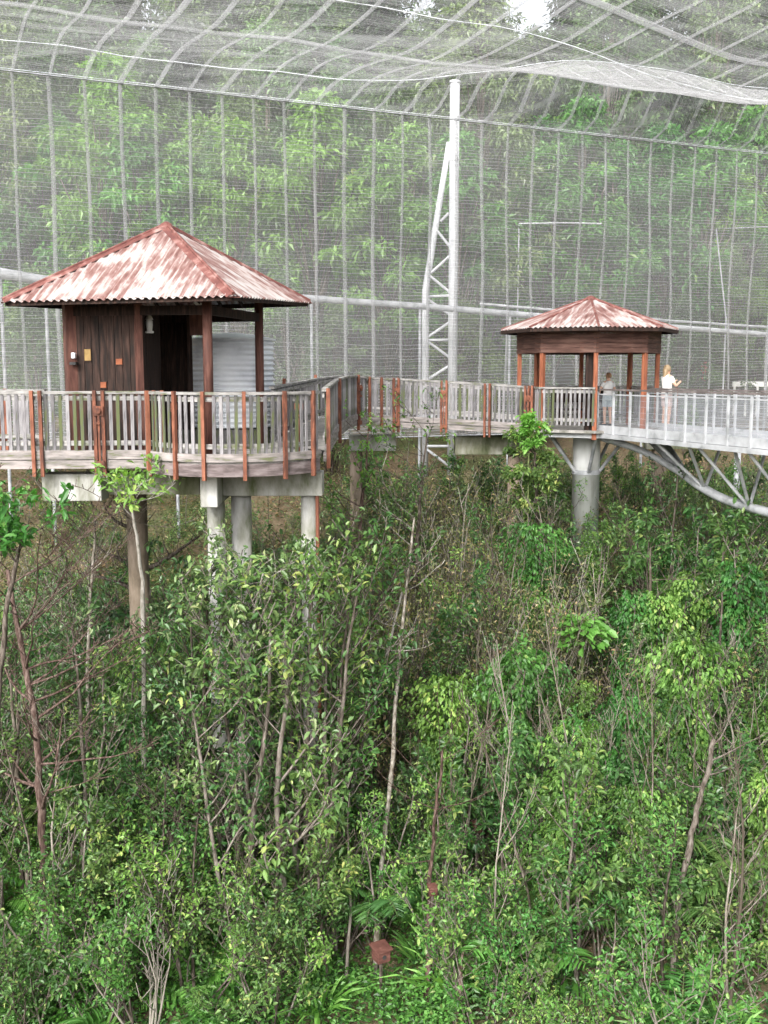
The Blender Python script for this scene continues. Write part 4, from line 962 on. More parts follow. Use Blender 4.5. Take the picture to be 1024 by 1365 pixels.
for v_ in range(3):      # vine-clad small trees
    mb = MB(); tips = []
    grow(mb, (0, 0, -.1), (rnd(-.06, .06), rnd(-.06, .06), 1), 4.2, .05, 1, tips, nch=7, spread=.8, up=.05, wob=.14, lenf=.2, seg=8, first=.35)
    fo = Fol(); n = 3800; zz = rng.random(n) ** .85 * 4.25; lob = .22 + .22 * np.sin(zz * 2.3 + v_ * 2) ** 2 + .14 * np.sin(zz * 5.1 + v_) + .25 * (zz > 3) * np.sin((zz - 3) * 2.4); az = rng.random(n) * 6.283
    rad_ = np.clip(lob * (1 + .45 * np.sin(az * 2 + zz * 1.1)), .06, 1) * rng.uniform(.5, 1.1, n)
    q = np.stack([rad_ * np.cos(az), rad_ * np.sin(az), zz], 1)
    fo.add(q, np.stack([np.cos(az), np.sin(az), -.7 + 0 * az], 1) + .5 * rng.standard_normal((n, 3)), rng.uniform(.055, .11, n), .7, np.clip(.35 + .35 * np.sin(zz * 3 + az) + .25 * rng.standard_normal(n), 0, 1))
    for s_ in range(10):   # hanging runners
        a = rnd(0, 6.28); z0 = rnd(1.8, 4); l_ = rnd(.6, 1.7); m_ = 40; t = rng.random(m_)
        q = np.stack([(.3 + .15 * t) * math.cos(a) + .03 * rng.standard_normal(m_), (.3 + .15 * t) * math.sin(a) + .03 * rng.standard_normal(m_), z0 - l_ * t], 1); fo.add(q, np.array([[math.cos(a), math.sin(a), -.6]]) + .6 * rng.standard_normal((m_, 3)), .1, .7)
    proto('vine_clad_tree', mb, fo, fmat='leaf_light', fol_name='vine_leaves', curl=.25)
def frond_fan(fo, mb, n, ln, arch, leaflets, lw, ll, z0=0, tone=None):
    for k in range(n):
        a = 6.283 * k / n + rnd(-.25, .25); l_ = ln * rnd(.75, 1.15); el = rnd(.5, 1.1); P = []; p = Vector((0, 0, z0)); d = Vector((math.cos(a) * math.cos(el), math.sin(a) * math.cos(el), math.sin(el)))
        for i in range(9): P.append(p.copy()); p = p + d * (l_ / 8); d = (d + Vector((0, 0, -arch * (i + 1) / 9))).normalized()
        mb.tube(P, [.012 - .001 * i for i in range(9)], 4, cap=False)
        A = np.array([tuple(q) for q in P]); t = np.linspace(.9, 7.95, leaflets); i = t.astype(int); f = (t - i)[:, None]; q = A[i] * (1 - f) + A[np.minimum(i + 1, 8)] * f; dr = unit(A[np.minimum(i + 1, 8)] - A[i] + 1e-6); sd = unit(np.cross(dr, np.array([[0, 0, 1.]])))
        size = ll * l_ * np.sin(np.clip((t / 8.2), 0, 1) * PI * .85 + .3)
        for sg in (-1, 1): fo.add(q, sd * sg + dr * .45 + np.array([[0, 0, -.15]]) + .06 * rng.standard_normal((leaflets, 3)), size, lw, np.clip(rnd(.3, .8) + .1 * rng.standard_normal(leaflets), 0, 1) if tone is None else tone)
for v_ in range(3):
    mb = MB(); fo = Fol(); frond_fan(fo, mb, 11, 1.25, .34, 26, .17, .3); proto('fern', mb, fo, wmat='greenstem', fmat='leaf_bright' if v_ != 1 else 'leaf_light', fol_name='fronds')
    mb = MB(); fo = Fol(); frond_fan(fo, mb, 13, 1.9, .3, 34, .1, .27, 1.1); mb.tube([(0, 0, -.2), (.02, 0, .5), (0, 0, 1.12)], [.08, .065, .06], 8); proto('palm_sapling', mb, fo, wmat='greenstem', fmat='leaf_mid', fol_name='fronds')
for v_ in range(3):      # strap-leaved clumps
    mb = MB(); fo = Fol(); n = 46; az = rng.random(n) * 6.283; el = rng.uniform(.55, 1.35, n)
    fo.add(np.stack([.08 * np.cos(az), .08 * np.sin(az), 0 * az], 1), np.stack([np.cos(az) * np.cos(el), np.sin(az) * np.cos(el), np.sin(el)], 1), rng.uniform(.7, 1.35, n), .05); proto('strap_leaf_plant', mb, fo, fmat='leaf_bright' if v_ else 'leaf_light', fol_name='leaves', curl=.3)
for v_ in range(2):      # big umbrella leaves
    mb = MB(); fo = Fol(); tips = []
    grow(mb, (0, 0, -.1), (0, 0, 1), 2.3, .045, 1, tips, nch=5, spread=.7, up=.2, wob=.12, lenf=.35, seg=6, first=.55)
    for P in tips:
        e = P[-1]; m_ = 9; az = rng.random(m_) * 6.283
        for a in az:
            st_ = e + Vector((math.cos(a) * .3, math.sin(a) * .3, rnd(-.05, .18))); mb.tube([e, e.lerp(st_, .5) + Vector((0, 0, .05)), st_], .008, 4, cap=False)
            fo.add(np.array([tuple(st_ - Vector((math.cos(a) * .1, math.sin(a) * .1, 0)))]), np.array([[math.cos(a), math.sin(a), -.25]]), rnd(.36, .55), .85)
    proto('large_leaved_tree', mb, fo, wmat='greenstem', fmat='leaf_bright', fol_name='leaves', curl=.35)
for v_ in range(2):
    mb = MB(); fo = Fol(); n = 11; az = rng.random(n) * 6.283
    for a in az:
        e = Vector((math.cos(a) * rnd(.3, .6), math.sin(a) * rnd(.3, .6), rnd(.6, 1.2))); mb.tube([(0, 0, -.1), e * .55 + Vector((0, 0, .15)), e], .014, 5, cap=False); fo.add(np.array([tuple(e)]), np.array([[math.cos(a), math.sin(a), -.55]]), rnd(.4, .65), .7)
    proto('taro_plant', mb, fo, wmat='greenstem', fmat='leaf_light', fol_name='leaves', curl=.2)
# forest trees behind the net
def forest(h, crown0, cr, nclump, nleaf, lsz, kind, wmat, fmat, squash=.55, tr=.16):
    mb = MB(); fo = Fol(); lean = (rnd(-.06, .06), rnd(-.06, .06)); P = [Vector((lean[0] * z + .15 * math.sin(z * .4), lean[1] * z + .12 * math.cos(z * .5), z)) for z in np.linspace(-.5, h * .95, 10)]
    mb.tube(P, [tr * (1 - .8 * i / 9) for i in range(10)], 8, cap=False)
    for c in range(nclump):
        f = (c + rnd(0, 1)) / nclump; zz = crown0 + (h - crown0) * f ** .9; prof_ = math.sin(min(1, .18 + f * .95) * PI) ** .7; a = c * 2.4 + rnd(-.5, .5); q = cr * prof_ * rnd(.35, 1.0)
        i = min(8, int(zz * .8 / (h * .95) * 9)); b = P[i]; e = Vector((b.x + q * math.cos(a), b.y + q * math.sin(a), zz)); b = P[max(0, i - 1)]; mb.tube([b, b.lerp(e, .55) + Vector((0, 0, .12 * q)), e], [.035, .022, .01], 4, cap=False)
        n = int(nleaf * rnd(.6, 1.3)); cs_ = rnd(.6, 1.25) * (cr * .3); u = unit(rng.standard_normal((n, 3))) * (rng.random((n, 1)) ** .45); off = u * np.array([[cs_, cs_, cs_ * squash]])
        tn = np.clip(rnd(.15, .7) + .3 * u[:, 2] + .15 * rng.standard_normal(n), 0, 1)  # clump tops toned lighter, undersides darker: top light painted into the leaves
        fo.add(np.array([tuple(e)]) + off, u + np.array([[0, 0, -.45]]) + .6 * rng.standard_normal((n, 3)), lsz * rng.uniform(.6, 1.3, n), .42, tn)
    proto(kind, mb, fo, wood_name='trunk', fol_name='crown', wmat=wmat, fmat=fmat, simple=True)
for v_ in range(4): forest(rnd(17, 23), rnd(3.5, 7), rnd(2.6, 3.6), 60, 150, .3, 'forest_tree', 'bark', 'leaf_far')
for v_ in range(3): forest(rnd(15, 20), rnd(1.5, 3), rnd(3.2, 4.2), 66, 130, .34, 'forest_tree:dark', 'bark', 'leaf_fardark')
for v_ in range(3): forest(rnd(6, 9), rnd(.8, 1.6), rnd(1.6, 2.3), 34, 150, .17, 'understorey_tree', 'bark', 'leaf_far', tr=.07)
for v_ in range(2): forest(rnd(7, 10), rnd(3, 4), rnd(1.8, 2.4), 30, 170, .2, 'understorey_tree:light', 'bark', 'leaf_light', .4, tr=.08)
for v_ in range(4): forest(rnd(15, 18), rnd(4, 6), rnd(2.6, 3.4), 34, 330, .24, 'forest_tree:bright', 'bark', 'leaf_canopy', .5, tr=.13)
for v_ in range(3):      # bare straight trunks on the far slope
    mb = MB(); tips = []; grow(mb, (0, 0, -.2), (rnd(-.05, .05), rnd(-.05, .05), 1), rnd(5.5, 7.5), .06, 1, tips, nch=7, spread=.7, up=.06, wob=.07, lenf=.15, seg=8, first=.45)
    fo = Fol(); leaf_tips(fo, tips, 9, .13, .42, .9, .3, (.2, .8)); proto('slender_tree', mb, fo, wood_name='trunk')

# --- where on the ground a photo pixel lands ------------------------
YS = np.linspace(11, 60, 600)
def ground_px(px_, py_):
    u = (px_ - 512) / F; v = (682.5 - py_) / F; d = (u, CT + v * ST, -ST + v * CT); k = YS / d[1]; gz = ground(d[0] * k, YS); rz = E + d[2] * k
    i = np.argmax(rz < gz) if (rz < gz).any() else len(YS) - 1
    return d[0] * k[i], YS[i]
def zone(px_, y):
    side = ('below the left walkway' if px_ < 215 else 'below the near pavilion' if px_ < 440 else 'below the middle walkway' if px_ < 690 else 'around the tall round pier' if px_ < 850 else 'below the steel footbridge')
    dep = 'in the foreground' if y < 18 else 'mid slope' if y < 25 else 'further back' if y < 31 else 'on the far slope'
    return dep + ' ' + side
def limit(px_, y):
    if y < 17.6: return (1010 if px_ < 450 else 960) + rnd(-30, 130)
    if y < 21: return (770 if px_ < 450 else 850) + rnd(-40, 130)
    if y < 30: return (735 if px_ < 450 else 690) + rnd(-40, 110)
    return (665 if px_ < 460 else 600) + rnd(0, 60)
HT = {'leafy_sapling:tall': 4.4, 'leafy_sapling': 3.4, 'leafy_sapling:light': 3.4, 'broadleaf_shrub': 2.1, 'broadleaf_shrub:mid': 2.1, 'broadleaf_shrub:light': 2.1, 'bare_sapling': 4.3, 'bare_shrub': 2.3, 'twiggy_bush': 2.8, 'vine_clad_tree': 4.3, 'fern': 1.0, 'palm_sapling': 2.4, 'strap_leaf_plant': 1.1}
NOUN = {'leafy_sapling:tall': ('tall bushy green sapling', 'sapling', 'tall bushy saplings'), 'leafy_sapling': ('slim green sapling with hanging leaves', 'sapling', 'green saplings'), 'leafy_sapling:light': ('slim light green sapling with fine leaves', 'sapling', 'light green saplings'),
        'broadleaf_shrub': ('dark green shrub with large glossy leaves', 'shrub', 'dark broad leaved shrubs'), 'broadleaf_shrub:mid': ('mid green bushy shrub', 'shrub', 'mid green shrubs'), 'broadleaf_shrub:light': ('light green small leaved shrub', 'shrub', 'light green shrubs'),
        'bare_sapling': ('leafless grey sapling with thin branches', 'sapling', 'leafless saplings'), 'bare_shrub': ('leafless grey many stemmed shrub', 'shrub', 'leafless shrubs'), 'twiggy_bush': ('olive brown bush of thin upright stems', 'bush', 'twiggy bushes'),
        'vine_clad_tree': ('small tree smothered in light green vine', 'tree', 'vine clad trees'), 'fern': ('bright green fern with spreading fronds', 'fern', 'ferns'), 'palm_sapling': ('young palm with arching fronds', 'palm', 'young palms'), 'strap_leaf_plant': ('clump of long bright strap leaves', 'plant', 'strap leaved clumps')}
KEEP = ((735, 812, 815, 890, 21.7), (430, 1225, 590, 1330, 16.1), (640, 1265, 750, 1350, 13), (690, 1180, 790, 1260, 14.5), (765, 640, 800, 770, 27), (496, 900, 535, 1250, 16.5))
def scrub(kind, n, pxr, pyr, smin=.7, smax=1.3, sq=.0):
    for _ in range(n):
        for _t in range(12):
            px_, py_ = rnd(*pxr), rnd(*pyr); x, y = ground_px(px_, py_)
            if y > 46: continue
            sc_ = rnd(smin, smax); g = float(ground(x, y)); h = HT[kind] * sc_; top = pix((x, y, g + h))[1]; lim = limit(px_, y) - (140 if kind in ('bare_sapling', 'bare_shrub') else 0)
            if top < lim:
                hh = at(px_, lim, y).z - g
                if hh < .45 * h: continue
                sc_ *= hh / h
            if any(a_ - 25 < px_ < b_ + 25 and y < yy and (top < d_ + 15 or 'palm' in kind or 'fern' in kind) and py_ > c_ for a_, c_, b_, d_, yy in KEEP): continue
            if abs(x - tx) < 1.5 and abs(y - ty) < 2 and g + h > -.3: continue
            break
        else: continue
        noun, cat, grp = NOUN[kind]; z_ = zone(px_, y)
        put(kind, x, y, noun + ' ' + z_, cat, grp + ' ' + z_, sc_, tilt=.08)
# left
scrub('broadleaf_shrub', 26, (-60, 470), (900, 1150), .8, 1.4)
scrub('broadleaf_shrub:mid', 46, (-60, 1090), (930, 1460), .7, 1.4)
scrub('broadleaf_shrub:light', 34, (-60, 1090), (960, 1460), .6, 1.2)
scrub('broadleaf_shrub', 16, (480, 1090), (850, 1300), .7, 1.3)
scrub('leafy_sapling', 40, (-60, 1090), (860, 1350), .8, 1.5)
scrub('leafy_sapling:light', 34, (420, 1090), (850, 1350), .8, 1.4)
scrub('twiggy_bush', 90, (450, 800), (740, 1160), .8, 1.5)
scrub('twiggy_bush', 34, (780, 1090), (740, 1120), .8, 1.3)
scrub('bare_sapling', 24, (-40, 460), (900, 1380), .6, 1.15)
scrub('bare_sapling', 36, (450, 1090), (800, 1380), .6, 1.2)
scrub('bare_shrub', 14, (-60, 1090), (980, 1400), .6, 1.2)
scrub('vine_clad_tree', 26, (690, 1090), (830, 1300), .7, 1.15)
scrub('vine_clad_tree', 8, (-20, 420), (1000, 1250), .5, .9)
scrub('vine_clad_tree', 5, (430, 690), (830, 1200), .6, 1.0)
scrub('fern', 24, (-40, 1090), (1020, 1440), .6, 1.15)
scrub('palm_sapling', 12, (0, 1080), (980, 1330), .7, 1.1)
scrub('strap_leaf_plant', 20, (-20, 1090), (1120, 1420), .6, 1.1)
for k in range(26):
    y = rnd(16.2, 17.4) if k < 18 else rnd(18.8, 21); px_ = rnd(205, 450) if k % 3 else rnd(-30, 200); x = xat(px_, y, 850); g = float(ground(x, y)); t_ = rnd(755, 900) if px_ < 370 else rnd(735, 810)
    noun, cat, grp = NOUN['leafy_sapling:tall']; z_ = zone(px_, y); put('leafy_sapling:tall', x, y, noun + ' ' + z_, cat, grp + ' ' + z_, (at(px_, t_, y).z - g) / 4.3, tilt=.05, sz=1)
for k in range(0):
    y = rnd(15.6, 17.0); px_ = rnd(-30, 450); x = xat(px_, y, 850); g = float(ground(x, y)); t_ = rnd(700, 850)
    noun, cat, grp = NOUN['bare_sapling']; z_ = zone(px_, y); put('bare_sapling', x, y, noun + ' ' + z_, cat, grp + ' ' + z_, (at(px_, t_, y).z - g) / 4.3, tilt=.08)
for px_, y, t_ in ((398, 16.8, 765), (425, 17.0, 745), (300, 16.6, 800), (335, 16.4, 760)):
    x = xat(px_, y, 850); noun, cat, grp = NOUN['leafy_sapling:tall']; z_ = zone(px_, y); put('leafy_sapling:tall', x, y, noun + ' ' + z_, cat, grp + ' ' + z_, (at(px_, t_, y).z - float(ground(x, y))) / 4.3, tilt=.03)
scrub('broadleaf_shrub:mid', 22, (120, 480), (1130, 1400), .7, 1.2)
scrub('broadleaf_shrub:light', 18, (120, 520), (1130, 1400), .7, 1.2)
scrub('vine_clad_tree', 6, (180, 430), (1080, 1180), .6, .9)
for k in range(18):
    y = rnd(15, 20); px_ = rnd(440, 1060); x = xat(px_, y, 950); g = float(ground(x, y)); t_ = rnd(800, 1000); h_ = at(px_, t_, y).z - g
    noun, cat, grp = NOUN['bare_sapling']; z_ = zone(px_, y); put('bare_sapling', x, y, noun + ' ' + z_, cat, grp + ' ' + z_, .8, tilt=.09, sz=h_ / 4.2 / .8)
for k_, n_ in (('broadleaf_shrub:mid', 26), ('leafy_sapling', 16), ('broadleaf_shrub:light', 18), ('leafy_sapling:light', 8)):
    scrub(k_, n_ // 2, (1095, 1420), (700, 1400), .8, 1.4); scrub(k_, n_ // 2, (-400, -65), (760, 1400), .8, 1.4)
for k in range(46):
    y = rnd(22, 29.5); px_ = rnd(450, 760) if k % 2 else rnd(810, 1080); x = xat(px_, y, 750); g = float(ground(x, y)); t_ = rnd(610, 740); kd = ('twiggy_bush', 'twiggy_bush', 'twiggy_bush', 'bare_sapling', 'leafy_sapling')[k // 2 % 5] if px_ < 760 else ('leafy_sapling:tall', 'leafy_sapling')[k // 2 % 2]
    noun, cat, grp = NOUN[kd]; z_ = zone(px_, y); put(kd, x, y, noun + ' ' + z_, cat, grp + ' ' + z_, min(1.6, (at(px_, t_, y).z - g) / HT[kd]), tilt=.06)

scrub('leafy_sapling:tall', 10, (-40, 220), (960, 1120), .9, 1.3)
scrub('leafy_sapling:tall', 12, (450, 1090), (900, 1150), .8, 1.2)
# far slope behind and under the walkways
scrub('broadleaf_shrub:mid', 24, (430, 1090), (640, 800), .9, 1.5)
scrub('broadleaf_shrub', 20, (180, 1090), (700, 860), .9, 1.6)
scrub('leafy_sapling', 26, (430, 1090), (640, 800), .9, 1.5)
scrub('twiggy_bush', 40, (440, 1090), (640, 800), .8, 1.4)
scrub('twiggy_bush', 26, (-40, 450), (690, 840), .6, 1.1)
scrub('broadleaf_shrub:mid', 22, (-40, 450), (700, 880), .5, 1.1)
scrub('leafy_sapling:light', 24, (700, 1090), (680, 880), .9, 1.6)
scrub('leafy_sapling:tall', 18, (690, 1090), (700, 860), .8, 1.4)
scrub('twiggy_bush', 40, (500, 740), (780, 1050), 1.0, 1.5)
def trunks(n, pxr, yr):
    for _ in range(n):
        px_, y = rnd(*pxr), rnd(*yr); x = xat(px_, y, 620); z_ = zone(px_, y)
        i_ = int(rng.integers(3)); put('slender_tree', x, y, 'straight thin trunked tree ' + z_, 'tree', 'thin trunked trees ' + z_, min(rnd(.6, 1.0), (at(px_, rnd(575, 660), y).z - float(ground(x, y))) / ph('slender_tree', i_)), tilt=.05, var=i_)
trunks(34, (-40, 460), (31, 44)); trunks(40, (440, 1090), (31, 44)); 
# forest behind the net
HP = {k: [ph(k, i) for i in range(len(PROTO[k]))] for k in PROTO if k.split(':')[0] in ('forest_tree', 'understorey_tree')}
def woods(kind, n, yr, pxr, noun, cat, grp, smin=.8, smax=1.2):
    for k in range(n):
        y = rnd(*yr); px_ = pxr[0] + (pxr[1] - pxr[0]) * (k + rnd(0, 1)) / n; x = xat(px_, y, 450)
        d_ = (Vector((x, y, 0)) - W0).dot(wn_)
        mg = 6.0 if 'light' in kind else 4.5
        if d_ > -mg: y += (d_ + mg) * 1.1; x = xat(px_, y, 450)
        side = 'behind the near pavilion' if px_ < 440 else 'behind the tall mast' if px_ < 690 else 'behind the far pavilion' if px_ < 900 else 'behind the footbridge'
        row = 'right behind the net' if y < 52 else 'deeper in the forest' if y < 70 else 'far back in the forest'
        i_ = int(rng.integers(len(PROTO[kind]))); sc_ = rnd(smin, smax); g = float(ground(x, y)); lim = 28 if 500 < px_ < 575 else (45 if 650 < px_ < 755 else -400)
        lim += rnd(-25, 30); sc_ = min(sc_, (at(px_, lim, y).z - g) / HP[kind][i_])
        put(kind, x, y, f'{noun} {row} {side}', cat, f'{grp} {row} {side}', sc_, tilt=.03, var=i_)
woods('forest_tree', 16, (44, 52), (-120, 1140), 'tall pale trunked forest tree', 'tree', 'pale trunked forest trees', .7, 1.0)
woods('forest_tree', 24, (54, 68), (-160, 1180), 'tall pale trunked forest tree', 'tree', 'pale trunked forest trees')
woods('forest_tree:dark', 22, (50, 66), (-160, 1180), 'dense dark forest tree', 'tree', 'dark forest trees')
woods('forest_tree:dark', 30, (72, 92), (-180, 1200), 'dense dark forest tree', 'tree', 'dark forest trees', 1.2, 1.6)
woods('forest_tree', 24, (80, 105), (-180, 1200), 'tall pale trunked forest tree', 'tree', 'pale trunked forest trees', 1.25, 1.6)
woods('understorey_tree', 34, (38, 52), (-120, 1140), 'bushy understorey tree', 'tree', 'understorey trees', .6, 1.0)
woods('understorey_tree:light', 40, (41, 50), (-80, 1120), 'light green layered understorey tree', 'tree', 'light understorey trees', .9, 1.7)

# --- single plants one can point to --------------------------------
def pixel_tree(name, label, cat, pts, r0, r1, nb=0, bl=1.2, depth=1, leaf=None, wmat='bark', up=.12, nch=5, first=.3, lenf=.45, spread=.85, wood='trunk', minr=.006):
    P = [at(*p) for p in pts]; P = smooth_path(P, 4); g = float(ground(P[-1].x, P[-1].y))
    if P[-1].z > g: P.append(Vector((P[-1].x, P[-1].y, g - .1)))
    b = P[-1].copy(); b.z = min(b.z, g); t = thing(name, label, cat, tuple(b)); n = len(P)
    mb = MB(); rr = [r1 + (r0 - r1) * (i / (n - 1)) ** .8 for i in range(n)]
    P = [p + Vector((rnd(-1, 1), rnd(-1, 1), 0)) * .022 for p in P]; rr = [r * rnd(.84, 1.16) for r in rr]; mb.tube(P, rr, 9)
    if nb:
        tips = []
        for k in range(nb):
            f = (k + rnd(0, 1)) / nb * (1 - first); i = min(n - 2, int(f * (n - 1))); a = rnd(0, 6.28); d = Vector((math.cos(a), math.sin(a) * .7, rnd(.0, .8)))
            grow(mb, P[i], d, bl * rnd(.5, 1.2), max(minr, rr[i] * .45), depth, tips, nch, spread, up, .25, lenf, 5, .25, minr)
        if leaf:
            fo = Fol(); leaf_tips(fo, tips, leaf[0], leaf[1], leaf[2], .9, .3, (.25, .85)); link('foliage', fo.mesh('foliage', M[leaf[3]], org=tuple(b)), t)
    mb.build(wood, M[wmat], t, smooth=True)
    return t
pixel_tree('dead_tree', 'dark reddish dead tree with a mass of thin bare branches at the left edge', 'tree', [(10, 760, 16.3), (30, 870, 16.2), (45, 960, 16.1), (55, 1080, 16), (60, 1200, 16), (65, 1320, 16)], .085, .03, 20, 1.9, 2, None, 'barkred', .1, 5, .35, .5)
pixel_tree('dead_tree', 'grey forked dead tree just left of the dark reddish dead tree', 'tree', [(5, 830, 17), (18, 950, 17), (25, 1060, 17), (38, 1180, 17)], .05, .015, 12, 1.6, 2, None, 'twig', .1, 5, .3, .5)
pixel_tree('leafy_tree', 'broad leaved tree top with yellow green leaves at the left edge under the walkway', 'tree', [(35, 700, 15.2), (22, 750, 15.2), (8, 820, 15.1), (-6, 1000, 15), (-10, 1300, 15)], .06, .02, 14, 1.0, 1, (9, .17, .42, 'leaf_light'), 'bark', .1, 4, .72)
pixel_tree('leafy_tree', 'leafy twig top rising in front of the left walkway beam', 'tree', [(172, 655, 16.9), (178, 690, 17.0), (186, 740, 17.2), (190, 800, 17.3), (192, 1000, 17.4)], .045, .012, 10, .8, 1, (6, .14, .45, 'leaf_light'), 'barkpale', .1, 4, .75)
pixel_tree('broken_trunk', 'thick grey brown broken trunk with bare side branches below the left walkway', 'trunk', [(187, 668, 23), (190, 760, 23.2), (194, 892, 23.4)], .15, .11, 9, 1.7, 1, None, 'bark', .08, 5, .25, .45)
pixel_tree('bare_tree', 'pale bare branching tree between the broken trunk and the left edge', 'tree', [(128, 690, 19), (122, 760, 19), (118, 850, 19), (116, 1010, 19)], .045, .014, 14, 1.6, 2, None, 'barkpale', .12, 4, .3, .5)
pixel_tree('pale_sapling', 'white barked slender sapling leaning right, nest box at its foot', 'sapling', [(552, 690, 17.6), (541, 780, 17.4), (531, 900, 17.2), (521, 1040, 17), (508, 1160, 16.8), (500, 1262, 16.6)], .05, .014, 9, 1.0, 1, None, 'barkpale', .15, 4, .55, .45)
pixel_tree('pale_sapling', 'tan slender sapling leaning right, left of the white barked sapling', 'sapling', [(536, 790, 18), (512, 890, 18), (485, 990, 18), (462, 1090, 17.9), (446, 1190, 17.8)], .05, .016, 7, .9, 1, None, 'barkpale', .15, 4, .6, .45)
pixel_tree('leaning_trunk', 'grey leaning trunk forked at its top in the lower right', 'trunk', [(953, 985, 16), (938, 1050, 15.9), (922, 1110, 15.8), (907, 1190, 15.6), (898, 1290, 15.4), (893, 1385, 15.2)], .06, .035, 7, 1.1, 1, None, 'bark', .15, 4, .75, .45)
pixel_tree('dark_sapling', 'reddish dark thin trunk with forked bare top at the bottom middle', 'sapling', [(590, 1000, 16.2), (582, 1080, 16.1), (574, 1170, 16), (571, 1260, 15.9), (569, 1380, 15.6)], .05, .014, 9, 1.1, 1, None, 'barkred', .16, 4, .5, .45)
pixel_tree('dark_sapling', 'straight dark thin trunk left of the near pavilion columns, reaching far down', 'sapling', [(180, 870, 18.5), (174, 960, 18.4), (170, 1060, 18.3), (166, 1190, 18.2)], .04, .012, 7, .9, 1, (3, .1, .4, 'leaf_mid'), 'bark', .12, 4, .4)
pixel_tree('dark_sapling', 'thin dark straight sapling right of the bare grey shrubs at lower left', 'sapling', [(222, 1040, 16.4), (217, 1130, 16.3), (214, 1230, 16.2), (212, 1330, 16)], .03, .01, 5, .8, 1, None, 'bark', .12, 4, .4)
pixel_tree('grey_sapling', 'grey thin sapling with side branches at the lower left centre', 'sapling', [(262, 1090, 15.8), (258, 1170, 15.7), (256, 1260, 15.6), (262, 1385, 15.4)], .03, .01, 6, 1.2, 1, None, 'bark', .12, 4, .35)
pixel_tree('bare_tree', 'large leafless grey shrub with upswept branches, bottom centre left', 'shrub', [(372, 1100, 16), (368, 1180, 16), (362, 1260, 15.9), (352, 1350, 15.6)], .055, .016, 14, 1.5, 2, None, 'twig', .2, 4, .15, .5)
pixel_tree('dark_sapling', 'short dark bare stem rising at the bottom right of centre', 'sapling', [(618, 1258, 15.2), (614, 1310, 15.1), (606, 1390, 15)], .04, .02, 4, .6, 1, None, 'barkred', .2, 4, .3)
pixel_tree('grey_sapling', 'thin grey trunk standing behind the bright large leaved tree', 'sapling', [(868, 730, 22), (866, 830, 22), (862, 930, 22), (858, 1010, 22)], .05, .02, 8, 1., 1, None, 'twig', .12, 4, .4)
pixel_tree('grey_sapling', 'thin grey bare trunk under the lowest part of the bridge tube', 'sapling', [(962, 790, 21), (960, 880, 21), (955, 960, 21), (952, 1040, 20.8)], .045, .015, 9, 1., 1, None, 'bark', .12, 4, .4)
pixel_tree('fallen_branch', 'bare branch slanting down across the lower left corner', 'branch', [(-5, 1205, 15.4), (40, 1275, 15.2), (85, 1345, 15), (100, 1380, 14.9)], .03, .018, 6, .7, 1, None, 'twig', .1)
pixel_tree('leafy_tree', 'sparse yellow green leafed tree rising before the middle walkway bend', 'tree', [(492, 575, 24.5), (486, 640, 24.5), (480, 720, 24.5), (476, 850, 24.5)], .06, .016, 15, 1.1, 1, (6, .13, .42, 'leaf_light'), 'barkred', .1, 4, .25)
pixel_tree('leafy_tree', 'loose grey green leafed tree in front of the middle walkway beam', 'tree', [(570, 578, 24), (562, 650, 24), (556, 740, 24), (552, 860, 24)], .055, .014, 16, 1.3, 1, (6, .12, .42, 'leaf_mid'), 'bark', .1, 4, .2)
pixel_tree('leafy_tree', 'grey green shrubby tree climbing over the pale columns of the near pavilion', 'tree', [(350, 765, 17), (335, 830, 17), (325, 920, 17), (318, 1060, 17)], .05, .014, 20, 1.4, 1, (9, .15, .45, 'leaf_dark'), 'barkpale', .1, 5, .2)
pixel_tree('leafy_tree', 'vine draped bushy tree with bright top left of the big round pier', 'tree', [(712, 600, 25.6), (714, 635, 25.7), (716, 690, 25.8), (718, 800, 25.8)], .05, .02, 22, .75, 1, (22, .12, .55, 'leaf_mid'), 'bark', .05, 5, .15)
pixel_tree('vine_tip', 'small bright yellow green vine tip above the walkway edge by the far pavilion', 'vine', [(713, 566, 25.2), (710, 580, 25.3), (706, 600, 25.4)], .02, .012, 9, .28, 1, (14, .13, .6, 'leaf_bright'), 'greenstem', .12, 3, .0)
def single(kind, px_, py_, label, cat, sc_, var=None, Y=None, z=None):
    if Y is None: x, y = ground_px(px_, py_)
    else: y = Y; x = at(px_, py_, Y).x
    return put(kind, x, y, label, cat, None, sc_, var=var, z=z)
def tall_single(kind, px_, py_top, Y, h0, label, cat, var=0):
    p = at(px_, py_top, Y); g = float(ground(p.x, Y)); return put(kind, p.x, Y, label, cat, None, (p.z - g) / h0, var=var)
x_, y_ = at(775, 880, 21.5).x, 21.5
pixel_tree('large_leaved_tree', 'bright green umbrella of large leaves on a slim stem below the round pier', 'tree', [(774, 822, 21.6), (776, 880, 21.6), (777, 950, 21.6), (778, 1010, 21.6)], .04, .03, 0, wmat='greenstem', wood='stem')
big = Fol(); mbp = MB(); cc = at(775, 842, 21.6); rt = [o for o in COL.objects if o.name.startswith('large_leaved_tree')][-1]
for k in range(170):
    u = unit(rng.standard_normal(3)); u[2] = abs(u[2]) * .9 - .15; e = cc + Vector((0, 0, -.12)) + Vector(u * np.array([.56, .5, .72])) * rnd(.75, 1.05); mbp.tube([cc - Vector((0, 0, .15)), cc.lerp(e, .6), e], .006, 4, cap=False)
    big.add(np.array([tuple(e)]), np.array([[u[0], u[1], -.25 + .3 * u[2]]]) + .2 * rng.standard_normal((1, 3)), rnd(.15, .25), .75, np.clip(.45 + .5 * u[2] + .2 * rng.standard_normal(), 0, 1))  # last value paints the dome's lit top and shaded underside into leaf tone
